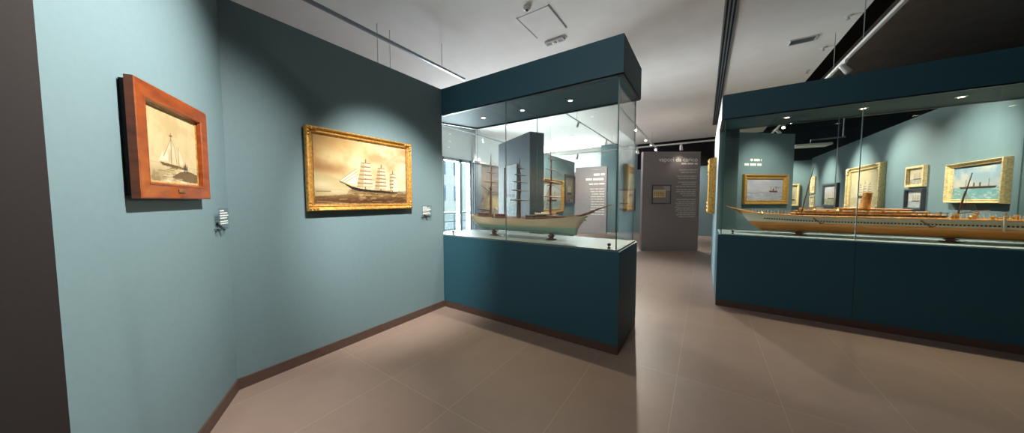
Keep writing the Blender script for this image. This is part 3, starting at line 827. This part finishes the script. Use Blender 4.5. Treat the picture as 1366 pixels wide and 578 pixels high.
def sailing_ship():
    y = 3.13; X0, X1 = -2.76, -1.19
    t = thing('ship_model', 'sailing ship model with pale green hull and three masts in the left case', 'ship model', ((X0 + X1) / 2, y, 0.989), 0)
    cx, z0 = (X0 + X1) / 2, 0.989
    x0, x1 = X0 - cx, X1 - cx
    zk = 0.068; zd = 0.235
    keel = lambda q: zk + 0.030 * max(0, (0.10 - q) / 0.10) ** 1.5 + 0.0 * q
    deck = lambda q: zd + 0.030 * max(0, (0.35 - q) / 0.35) ** 2 + 0.058 * max(0, (q - 0.55) / 0.45) ** 2
    def hb(q):
        a = min(1, ((1 - q) / 0.34)) ; b_ = min(1, (q + 0.03) / 0.30)
        return 0.118 * (max(0.0, 1 - (1 - a) ** 2.1)) ** 0.9 * (max(0, 1 - (1 - b_) ** 2.2)) ** 0.8 + 0.002
    stem = lambda h: -0.01 + 0.075 * max(0, h) ** 1.9
    counter = lambda h: 0.16 * (1 - max(0, min(1.0, h))) ** 1.2
    rings = hull_rings(x0, x1, 44, hb, keel, deck, stem=stem, counter=counter)
    hm = hull_mat('green_and_cream_hull', 0.150, (0.38, 0.56, 0.44), (0.76, 0.58, 0.38))
    hull = MB().loft(rings, closed=False, caps=True).build('hull', hm, t, True)
    # deck surface follows the sheer
    dm = MB(); top = [(r[0], r[-1]) for r in rings]
    vs, fs = [], []
    for a, b in top: vs += [(a[0], a[1] * 0.97, a[2] - 0.012), (b[0], b[1] * 0.97, b[2] - 0.012)]
    for i in range(len(top) - 1): fs.append((2 * i, 2 * i + 1, 2 * i + 3, 2 * i + 2))
    dm.add(vs, fs); dm.build('deck', M['deck'], t)
    # bulwark rails along both sides, with stanchions
    for s, name in ((0, 'bulwark_rail'), (-1, 'bulwark_rail')):
        e = [r[s] for r in rings]; m = MB()
        m.tube([(p[0], p[1], p[2] + 0.014) for p in e[2:-1]], 0.005, 6)
        for p in e[3:-2:2]: m.tube([p, (p[0], p[1], p[2] + 0.014)], 0.0028, 5)
        m.build(name, M['spar'], t)
    # bowsprit with its jib boom
    bx, bz = x1 - 0.02, deck(1.0) + 0.0
    m = MB(); m.tube([(bx + 0.02, 0, bz - 0.010), (bx + 0.21, 0, bz + 0.052)], [0.016, 0.013], 8)
    m.tube([(bx + 0.16, 0, bz + 0.045), (bx + 0.39, 0, bz + 0.125)], [0.010, 0.004], 8); m.build('bowsprit', M['spar'], t)
    # masts (mizzen at the stern, main, fore)
    hz = zd + 0.01
    a = mast(t, -2.436 - cx, 0, hz, 1.095, 0.01, [(0.40, 0.50), (0.55, 0.62), (0.70, 0.45)], M['spar'], 0.014, 'mizzen_mast')
    MB().tube([(-2.436 - cx, 0, hz + 0.08), (-2.67 - cx, 0.0, hz + 0.10)], 0.006, 6).build('boom', M['spar'], a)
    MB().tube([(-2.436 - cx, 0, hz + 0.33), (-2.60 - cx, 0.0, hz + 0.43)], 0.005, 6).build('gaff', M['spar'], a)
    mast(t, -1.968 - cx, 0, hz, 0.995, 0.0, [(0.30, 1.0), (0.46, 0.85), (0.60, 0.70), (0.72, 0.55), (0.84, 0.40)], M['spardark'], 0.016, 'main_mast')
    mast(t, -1.533 - cx, 0, hz, 1.125, 0.0, [(0.30, 1.05), (0.50, 0.88), (0.66, 0.62), (0.80, 0.42)], M['spar'], 0.015, 'fore_mast')
    # standing rigging
    m = MB()
    for mx, zt in ((-2.436 - cx, 1.095), (-1.968 - cx, 0.995), (-1.533 - cx, 1.125)):
        zl = hz + (zt - hz) * 0.45
        for sy in (-1, 1):
            for k in range(5):
                m.tube([(mx - 0.02 - 0.028 * k, sy * 0.108, zd + 0.015), (mx, sy * 0.012, zl)], 0.0011, 4)
            for k in range(2): m.tube([(mx - 0.12 - 0.05 * k, sy * 0.108, zd + 0.015), (mx, 0, zt - 0.1 - 0.15 * k)], 0.0009, 4)
    pts = [(-2.436 - cx, 1.05), (-1.968 - cx, 0.95), (-1.533 - cx, 1.06)]
    m.tube([(pts[0][0], 0, 1.03), (pts[1][0], 0, 0.55)], 0.001, 4); m.tube([(pts[1][0], 0, 0.95), (pts[2][0], 0, 0.60)], 0.001, 4)
    for zf, xo in ((1.06, 0.38), (0.86, 0.30), (0.66, 0.20)): m.tube([(pts[2][0], 0, zf), (bx + xo, 0, bz + 0.33 * xo)], 0.001, 4)
    m.build('rigging', M['rope'], t)
    # deck houses, hatches, boats, rails
    dz = zd - 0.006
    for (xa, xb, hh, w_, mm) in ((-2.62, -2.50, 0.060, 0.055, 'spar'), (-2.38, -2.22, 0.050, 0.05, 'spar'), (-1.86, -1.74, 0.048, 0.045, 'spardark'), (-1.44, -1.36, 0.045, 0.04, 'spar')):
        m = MB(); m.bevbox(xa - cx, xb - cx, -w_, w_, dz, dz + hh, 0.005); m.bevbox(xa - cx - 0.006, xb - cx + 0.006, -w_ - 0.006, w_ + 0.006, dz + hh, dz + hh + 0.006, 0.002)
        m.build('deckhouse', M[mm], t)
    m = MB(); m.bevbox(-1.70 - cx, -1.47 - cx, -0.062, 0.062, dz, dz + 0.055, 0.006); m.bevbox(-1.715 - cx, -1.455 - cx, -0.07, 0.07, dz + 0.055, dz + 0.062, 0.002)
    m.build('deckhouse', M['deck'], t)
    def boat(x, yy, z, L, mm):
        rg = []
        for i in range(11):
            q = i / 10; w_ = 0.020 * (1 - abs(2 * q - 1) ** 2.4) + 0.001; rg.append([(x - L / 2 + L * q, yy + w_ * cos(a_), z + 0.018 * abs(2 * q - 1) ** 2 * 0.5 + 0.022 * (sin(a_))) for a_ in [pi + k * pi / 8 for k in range(9)]])
        m_ = MB(); m_.loft(rg, closed=True, caps=True); return m_.build('lifeboat', mm, t, True)
    for x_, yy in ((-1.60, -0.085), (-1.60, 0.085)): boat(x_ - cx, yy, dz + 0.082, 0.20, M['cream'])
    for x_, yy in ((-1.60, -0.085), (-1.60, 0.085)):
        for k in (-0.06, 0.06):
            MB().tube([(x_ - cx + k, yy, dz), (x_ - cx + k, yy, dz + 0.06)], 0.004, 6).build('boat_skid', M['spardark'], t)
    m = MB(); m.lathe([(0.018, 0), (0.022, 0.01), (0.012, 0.02), (0.02, 0.034), (0.008, 0.04)], (-1.24 - cx, 0, dz + 0.022)); m.build('capstan', M['brass'], t)
    m = MB()
    for k in range(7): m.bevbox(-1.33 - cx + k * 0.036, -1.315 - cx + k * 0.036, -0.03 + 0.01 * (k % 3), 0.03, dz + 0.008, dz + 0.026 + 0.008 * (k % 2), 0.002)
    m.build('windlass', M['brass'], t)
    m = MB(); m.tube([(-2.30 - cx, -0.10, dz), (-2.30 - cx, -0.10, dz + 0.10), (-2.285 - cx, -0.10, dz + 0.125), (-2.26 - cx, -0.10, dz + 0.13)], [0.012, 0.011, 0.012, 0.018], 8); m.build('ventilator', M['cream'], t)
    # turned stands under the keel
    for x_ in (-2.375, -1.519):
        m = MB(); m.lathe([(0.062, 0.0), (0.062, 0.010), (0.035, 0.016), (0.026, 0.028), (0.044, 0.038), (0.048, 0.046), (0.028, 0.056), (0.030, 0.074), (0.012, 0.080)], (x_ - cx, 0, 0), 16)
        m.build('stand', M['wood2'], t, True)
    return t


sailing_ship()


def steamship():
    y = 5.24; X0, X1 = 3.45, 0.452        # stern outside the view, bow to the left
    cx, z0 = 1.95, 0.997
    t = thing('ship_model', 'long steamship model with cream and orange hull in the right case', 'ship model', (cx, y, z0), pi)
    # local x runs from the stern (-) to the bow (+) once turned half round
    lx = lambda wx: cx - wx
    x0, x1 = lx(X0), lx(X1)
    zk = 0.042; zd = 0.255
    keel = lambda q: zk + 0.03 * max(0, (0.06 - q) / 0.06) ** 1.5
    deck = lambda q: zd + 0.025 * max(0, (0.25 - q) / 0.25) ** 2 + 0.045 * max(0, (q - 0.70) / 0.30) ** 2
    def hb(q):
        a = min(1, (1 - q) / 0.24); b_ = min(1, (q + 0.02) / 0.20)
        return 0.165 * (max(0, 1 - (1 - a) ** 2.0)) ** 0.9 * (max(0, 1 - (1 - b_) ** 2.2)) ** 0.8 + 0.002
    stem = lambda h: -0.22 + 0.22 * max(0, h) ** 0.75
    counter = lambda h: 0.12 * (1 - max(0, min(1.2, h)))
    rings = hull_rings(x0, x1, 60, hb, keel, deck, stem=stem, counter=counter)
    hm = hull_mat('cream_and_orange_hull', 0.168, (0.66, 0.24, 0.045), (0.72, 0.63, 0.46))
    MB().loft(rings, closed=False, caps=True).build('hull', hm, t, True)
    vs, fs = [], []
    for r in rings: a, b = r[0], r[-1]; vs += [(a[0], a[1] * 0.98, a[2] - 0.004), (b[0], b[1] * 0.98, b[2] - 0.004)]
    for i in range(len(rings) - 1): fs.append((2 * i, 2 * i + 1, 2 * i + 3, 2 * i + 2))
    MB().add(vs, fs).build('deck', M['ochre'], t)
    # beak and bowsprit at the clipper bow
    bz = deck(1.0)
    m = MB(); m.tube([(x1 - 0.12, 0, bz - 0.010), (x1 + 0.04, 0, bz + 0.022), (x1 + 0.185, 0, bz + 0.075)], [0.016, 0.014, 0.004], 8); m.build('bowsprit', M['ochre'], t)
    m = MB(); m.tube([(x1 + 0.005, 0, bz - 0.035), (x1 + 0.05, 0, bz + 0.0), (x1 + 0.10, 0, bz + 0.03)], [0.012, 0.011, 0.004], 8); m.build('figurehead', M['brass'], t)
    # side ports and rubbing strake on both sides
    for s in (0, -1):
        e = [r[2 if s == 0 else -3] for r in rings]; m = MB()
        for i in range(4, len(e) - 5):
            for w_ in (0.25, 0.75):
                p = Vector(e[i]).lerp(Vector(e[i + 1]), w_); oy = 0.003 if p.y > 0 else -0.003
                m.box(p.x - 0.007, p.x + 0.007, p.y - 0.002 + oy, p.y + 0.002 + oy, p.z - 0.008, p.z + 0.008)
        m.build('portholes', M['spardark'], t)
        e = [r[0 if s == 0 else -1] for r in rings]; m = MB(); m.tube([(p[0], p[1] * 1.01, p[2]) for p in e[1:-1]], 0.005, 6); m.build('rubbing_strake', M['ochre'], t)
    # promenade deck and boat deck amidships, open rails at the ends
    xa, xb = lx(2.15), lx(0.97)
    m = MB(); m.bevbox(xa, xb, -0.150, 0.150, zd + 0.030, zd + 0.040, 0.003); m.bevbox(xa, xb + 0.02, -0.158, 0.158, zd + 0.004, zd + 0.012, 0.003); m.build('promenade_deck', M['ochre'], t)
    m = MB(); m.bevbox(xa + 0.01, xb - 0.01, -0.140, 0.140, zd, zd + 0.030, 0.003); m.build('deckhouse', M['deck'], t)
    for sy in (-1, 1):
        m = MB()
        for k in range(30): m.tube([(xa + 0.01 + (xb - xa - 0.02) * k / 29, sy * 0.148, zd + 0.01), (xa + 0.01 + (xb - xa - 0.02) * k / 29, sy * 0.148, zd + 0.068)], 0.0022, 5)
        for z in (zd + 0.055, zd + 0.068): m.tube([(xa, sy * 0.148, z), (xb, sy * 0.148, z)], 0.0022, 5)
        m.build('railing', M['brass'], t)
    for (wa, wb_, hh, w_) in ((1.92, 1.62, 0.055, 0.09), (1.56, 1.40, 0.06, 0.085), (1.34, 1.08, 0.045, 0.08)):
        m = MB(); m.bevbox(lx(wa), lx(wb_), -w_, w_, zd + 0.04, zd + 0.04 + hh, 0.004); m.bevbox(lx(wa) - 0.01, lx(wb_) + 0.01, -w_ - 0.01, w_ + 0.01, zd + 0.04 + hh, zd + 0.046 + hh, 0.002)
        m.build('deckhouse', M['ochre'], t)
    rg = random.Random(5)
    for k in range(9):
        wx = 1.98 - k * 0.11
        m = MB()
        for sy in (-1,):
            L = 0.085; rr_ = []
            for i in range(9):
                q = i / 8; w_ = 0.014 * (1 - abs(2 * q - 1) ** 2.4) + 0.001
                rr_.append([(lx(wx) - L / 2 + L * q, 0.128 + w_ * cos(a_), zd + 0.076 + 0.015 * sin(a_)) for a_ in [pi + j * pi / 6 for j in range(7)]])
            m.loft(rr_)
        m.build('lifeboat', M['cream'], t, True)
    # deck fittings along the whole ship
    m = MB()
    for k in range(80):
        wx = rg.uniform(0.62, 3.2); s_ = rg.uniform(0.006, 0.014); hh = rg.uniform(0.02, 0.075)
        zz = zd + (0.04 if 0.97 < wx < 2.15 else 0.0); m.lathe([(s_, 0), (s_, hh * 0.6), (s_ * 1.5, hh * 0.7), (s_ * 0.6, hh)], (lx(wx), rg.uniform(-0.1, 0.1), zz), 8)
    m.build('deck_fittings', M['brass'], t)
    m = MB()
    for sy in (-1, 1):
        for (wa, wb_) in ((0.56, 0.96), (2.18, 3.3)):
            n = int((wb_ - wa) / 0.035)
            for k in range(n + 1):
                wx = wa + (wb_ - wa) * k / n; q = (lx(wx) - x0) / (x1 - x0); zz = deck(q); w_ = hb(q) * 0.96
                m.tube([(lx(wx), sy * w_, zz), (lx(wx), sy * w_, zz + 0.05)], 0.0016, 4)
    m.build('rail_stanchions', M['cream'], t)
    # funnel and two raked masts
    m = MB(); m.lathe([(0.048, 0), (0.046, 0.02), (0.036, 0.19), (0.040, 0.195), (0.040, 0.205), (0.034, 0.205)], (0, 0, 0), 18); fo = m.build('funnel', M['ochre'], t, True)
    fo.location = (lx(1.60), 0, zd + 0.09); fo.rotation_euler = (0, R(-6), 0)
    for (wx, zt, rk) in ((1.050, 0.94, -0.155), (2.262, 0.745, -0.15)):
        m = MB(); dz = zt - zd
        m.tube([(lx(wx), 0, zd), (lx(wx) + rk * dz * 0.6, 0, zd + dz * 0.6)], [0.008, 0.007], 8); m.tube([(lx(wx) + rk * dz * 0.55, 0.006, zd + dz * 0.55), (lx(wx) + rk * dz, 0.006, zt)], [0.006, 0.003], 8)
        mo = m.build('mast', M['spardark'], t)
        m = MB()
        for sy in (-1, 1):
            for k in range(4): m.tube([(lx(wx) - 0.02 - 0.03 * k, sy * 0.13, zd), (lx(wx) + rk * dz * 0.6, 0, zd + dz * 0.6)], 0.001, 4)
        m.build('shrouds', M['rope'], mo)
        MB().tube([(lx(wx) + rk * dz * 0.15, 0, zd + dz * 0.12), (lx(wx) - 0.20, 0, zd + dz * 0.20)], 0.005, 6).build('boom', M['spar'], mo)
    for wx in (1.13, 1.96):
        m = MB(); m.tube([(lx(wx), 0.168, zd - 0.02), (lx(wx) - 0.07, 0.185, zd - 0.085)], 0.007, 6); m.tube([(lx(wx) - 0.055, 0.178, zd - 0.09), (lx(wx) - 0.095, 0.19, zd - 0.075)], 0.006, 6)
        m.build('accommodation_ladder', M['wood2'], t)
    m = MB(); m.tube([(lx(2.47), 0.175, zd + 0.04), (lx(2.47), 0.178, zd - 0.11)], 0.008, 6); m.build('fender_post', M['cream'], t)
    for wx in (1.045, 2.236):
        m = MB(); m.lathe([(0.075, 0.0), (0.075, 0.008), (0.04, 0.012), (0.028, 0.020), (0.055, 0.028), (0.058, 0.034), (0.032, 0.040), (0.034, 0.052)], (lx(wx), 0, 0), 16)
        m.build('stand', M['wood2'], t, True)
    return t


steamship()


# ------------------------------------------------------------------ display panels
def panel(name, label, A, B, h, m, thick=0.12, base=True):
    A, B = Vector(A), Vector(B); d = B - A; L = d.length
    t = thing(name, label, 'display panel', (A.x, A.y, 0), math.atan2(d.y, d.x))
    MB().box(0, L, 0, thick, 0.03 if base else 0, h).build('board', m, t)
    if base: MB().box(0.01, L - 0.01, 0.004, thick - 0.004, 0, 0.03).build('base', M['greymetal'], t)
    return t, L


vp, L = panel('text_panel', 'warm grey text panel titled vapori da carico at the corridor end', (-1.492, 8.969), (-0.130, 9.885), 2.84, M['greypanel'])
text_mesh('title', 'vapori da carico', 0.170, M['letter'], vp, (1.555, -0.0015, 2.565), 'RIGHT')
rg = random.Random(12)
text_lines(mb := MB(), 1.555, 2.525, [0.46], 0.05, 0.045, -0.001, rg); mb.build('subtitle', M['letter'], vp)
for zt, ws, pitch in ((2.34, [0.50, 0.44], 0.07), (2.16, [0.56, 0.52], 0.065), (1.99, [0.53, 0.40, 0.58], 0.06), (1.78, [0.55, 0.58, 0.46, 0.38], 0.058),
                      (1.50, [0.56, 0.50, 0.58, 0.55, 0.60, 0.56, 0.58, 0.50, 0.55, 0.48], 0.055)):
    mb = MB(); text_lines(mb, 1.54, zt, ws, pitch, 0.028, -0.001, rg); mb.build('paragraph', M['letterdim'], vp)
g = thing('framed_plate', 'dark glazed frame with a cream document on the carico panel', 'framed document', (-1.492, 8.969, 0), math.atan2(0.916, 1.362))
fr = MB(); a, b, c_, d_ = 0.275, 0.815, 1.36, 1.90
fr.box(a, b, -0.02, -0.001, d_ - 0.02, d_); fr.box(a, b, -0.02, -0.001, c_, c_ + 0.02); fr.box(a, a + 0.02, -0.02, -0.001, c_, d_); fr.box(b - 0.02, b, -0.02, -0.001, c_, d_)
fr.build('frame', M['darkframe'], g)
MB().box(a + 0.02, b - 0.02, -0.010, -0.001, c_ + 0.02, d_ - 0.02).build('mount', M['greypanel'], g)
MB().box(0.305, 0.66, -0.013, -0.0101, 1.545, 1.76).build('document', M['paper'], g)
dm = MB()
for k in range(6): dm.box(0.325 + k * 0.054, 0.36 + k * 0.054, -0.0145, -0.0131, 1.575, 1.715)
dm.build('engraving', M['ochre'], g)
dm = MB(); text_lines(dm, 0.79, 1.86, [0.20, 0.16, 0.18, 0.12], 0.035, 0.018, -0.0101, rg); dm.build('caption', M['letterdim'], g)

t2, L = panel('text_panel', 'warm grey text panel seen through the left case, right of the gilt picture', (-4.84, 12.40), (-3.50, 12.52), HW, M['greypanel'], 0.22)
mb = MB(); text_lines(mb, 1.26, 2.62, [0.46], 0.2, 0.085, -0.001, rg); text_lines(mb, 1.26, 2.42, [0.80], 0.2, 0.085, -0.001, rg); text_lines(mb, 1.26, 2.20, [0.66], 0.2, 0.05, -0.001, rg)
mb.build('title', M['letter'], t2)
mb = MB()
for k in range(11): text_lines(mb, 1.26, 1.98 - k * 0.11, [rg.uniform(0.42, 0.62)], 0.1, 0.045, -0.001, rg)
mb.build('body_text', M['letterdim'], t2)

dp, L = panel('exhibition_board', 'tall slate grey panel behind the sailing ship model', (-4.54, 6.18), (-3.134, 5.39), 2.92, M['slate'], 0.36)
pt = Canvas(60, 90, (226, 236, 244), (168, 206, 216), 21)
pt.sea(0.42, (150, 196, 204), (196, 222, 228), (240, 246, 248), (6, 6)); pt.blob(0.3, 0.5, 0.3, 0.08, (140, 150, 168), 0.8)
for u in (0.2, 0.4, 0.55, 0.8): pt.line((u, 0.4), (u + 0.02, 0.66), 0.008, (110, 116, 130))
for u in (0.25, 0.5, 0.75): pt.poly([(u - 0.12, 0.46), (u + 0.12, 0.45), (u + 0.09, 0.40), (u - 0.09, 0.40)], (100, 104, 120))
framed_picture('poster', 'pale blue harbour poster on the slate grey panel behind the sailing ship', 'poster',
               tuple(Vector((-4.54, 6.18, 1.66)) + Vector((0.872, -0.490, 0)) * 0.70 + Vector((-0.49, -0.872, 0)) * 0.002), math.atan2(-0.79, 1.406), 0.70, 1.27, 0.012, 0.02, M['whitemetal'], pt, None, 'thin')

# lettering reflected in the case glass, built as strokes on the angled wall
tw = thing('reflected_lettering', 'white reflected lettering, built on the angled teal wall above the steamship bow', 'lettering', (tA.x, tA.y, 0), math.atan2(td.y, td.x))
mb = MB(); text_lines(mb, 0.60, 2.36, [0.28], 0.2, 0.05, -0.001, rg); text_lines(mb, 0.60, 2.26, [0.42], 0.2, 0.05, -0.001, rg)
mb.build('title', M['letter'], tw)

# ------------------------------------------------------------------ pictures beyond the cases
GG = 'framed pictures in the right gallery'
framed_picture('framed_painting', 'gilt-framed painting of a small dark red steamer on the angled wall', 'painting',
               tuple(Vector((tA.x, tA.y, 1.69)) + Vector((td.x, td.y, 0)) * 0.69), math.atan2(td.y, td.x), 1.10, 0.66, 0.10, 0.07, M['gold'],
               canvas_steamer(31, (196, 200, 222), (224, 214, 214), (176, 178, 196), (206, 208, 218), (112, 40, 44), 0.62, 0.86, 0.40), GG)
framed_picture('framed_painting', 'large pale gilt painting of a long steamship on turquoise sea, right gallery wall', 'painting', (3.06, 6.72, 1.695), -pi / 2, 1.01, 0.57, 0.055, 0.08, M['palegold'],
               canvas_steamer(32, (150, 196, 226), (238, 226, 206), (120, 182, 186), (160, 206, 206), (66, 52, 46), 0.14, 0.86, 0.34, 2, w=140, h=84, smoke=False), GG)
framed_picture('framed_painting', 'upper of two small pale gilt pictures, left of the turquoise sea painting', 'painting', (3.06, 8.08, 1.865), -pi / 2, 0.52, 0.36, 0.045, 0.05, M['palegold'],
               canvas_seascape(33, (226, 206, 168), (238, 226, 200), (150, 150, 140), (196, 190, 170), 0.35), GG, 'thin')
framed_picture('framed_painting', 'lower of two small framed pictures, left of the turquoise sea painting', 'painting', (3.06, 8.08, 1.47), -pi / 2, 0.52, 0.36, 0.035, 0.05, M['darkframe'],
               canvas_seascape(34, (224, 222, 212), (236, 232, 222), (160, 176, 180), (206, 212, 212), 0.4), GG, 'thin')
framed_picture('framed_painting', 'big gilt painting of a pale seascape in the middle of the right gallery wall', 'painting', (3.06, 10.0, 1.715), -pi / 2, 1.70, 1.06, 0.10, 0.10, M['palegold'],
               canvas_seascape(35, (226, 206, 160), (246, 236, 206), (196, 178, 136), (228, 212, 172), 0.30, 120, 90), GG, corners=True)
framed_picture('framed_painting', 'dark-framed grey seascape left of the big gilt painting', 'painting', (3.06, 12.15, 1.60), -pi / 2, 1.20, 0.68, 0.07, 0.06, M['darkframe'],
               canvas_seascape(36, (206, 206, 216), (226, 218, 214), (140, 142, 120), (176, 176, 150), 0.34), GG, 'thin')
framed_picture('framed_painting', 'narrow gilt picture at the far left of the right gallery', 'painting', (2.64, 14.2, 1.65), 0, 0.26, 0.78, 0.05, 0.05, M['palegold'],
               canvas_seascape(37, (236, 222, 180), (240, 230, 200), (200, 184, 140), (222, 208, 170), 0.25, 40, 90), GG, 'thin')
framed_picture('framed_painting', 'upper of two tiny framed pictures at the gallery corner', 'painting', (3.06, 13.85, 1.98), -pi / 2, 0.5, 0.56, 0.07, 0.04, M['palegold'],
               canvas_seascape(38, (230, 214, 176), (240, 230, 206), (170, 160, 130), (206, 196, 166), 0.35, 40, 46, 2), GG, 'thin')
framed_picture('framed_painting', 'lower of two tiny framed pictures at the gallery corner', 'painting', (3.06, 13.85, 1.42), -pi / 2, 0.5, 0.38, 0.05, 0.04, M['palegold'],
               canvas_seascape(39, (226, 222, 206), (236, 232, 222), (180, 176, 160), (210, 206, 190), 0.35, 40, 36, 2), GG, 'thin')
# gilt picture on the flank of the partition, seen edge on in the corridor
framed_picture('framed_painting', 'ornate gilt-framed picture seen edge-on on the pale corridor wall', 'painting', (0.164, 7.40, 1.73), -pi / 2, 1.40, 1.06, 0.15, 0.12, M['gold'],
               canvas_seascape(40, (216, 196, 160), (236, 222, 190), (160, 140, 110), (206, 186, 150), 0.32, 90, 80), None, corners=True)
# pictures in the hall seen through the left case
framed_picture('framed_painting', 'gilt-framed sea painting on the hall wall behind the fore mast', 'painting', (-4.20, 8.62, 1.60), pi / 2, 1.72, 1.10, 0.13, 0.10, M['gold'],
               canvas_seascape(41, (206, 222, 234), (246, 240, 222), (140, 170, 176), (196, 208, 206), 0.34, 110, 74), 'framed pictures in the hall', corners=True)
framed_picture('framed_painting', 'dark grey framed picture at the far end of the hall wall', 'painting', (-4.20, 10.12, 1.86), pi / 2, 0.92, 1.08, 0.09, 0.06, M['darkframe'],
               canvas_seascape(42, (150, 140, 140), (176, 160, 152), (110, 100, 98), (140, 128, 122), 0.34, 50, 60), 'framed pictures in the hall', 'thin')
framed_picture('framed_painting', 'dark-framed pinkish harbour picture on the far teal wall left of the corridor', 'painting', (-3.15, 14.2, 1.50), 0, 1.0, 1.0, 0.08, 0.06, M['darkframe'],
               canvas_seascape(43, (232, 208, 196), (238, 214, 196), (176, 150, 130), (206, 180, 156), 0.3, 60, 60), 'framed pictures in the hall', 'thin')
mu = Canvas(80, 150, (128, 112, 108), (196, 170, 140), 50)
mu.cloud((236, 196, 140), 2, 9, 0.45, 0.7, 0.2, 0.85, 0.9); mu.cloud((84, 66, 62), 2, 12, 0.5, 0.7, 0.1, 1.0, 0.6)
mu.blob(0.6, 0.42, 0.4, 0.12, (250, 220, 160), 0.8); mu.sea(0.22, (70, 92, 120), (96, 130, 160), (150, 170, 186), (5, 6))
framed_picture('mural', 'tall brown sunset mural on the white hall wall right of the window', 'mural', (-7.098, 9.45, 1.49), pi / 2, 1.95, 2.66, 0.02, 0.03, M['darkframe'], mu, None, 'thin')
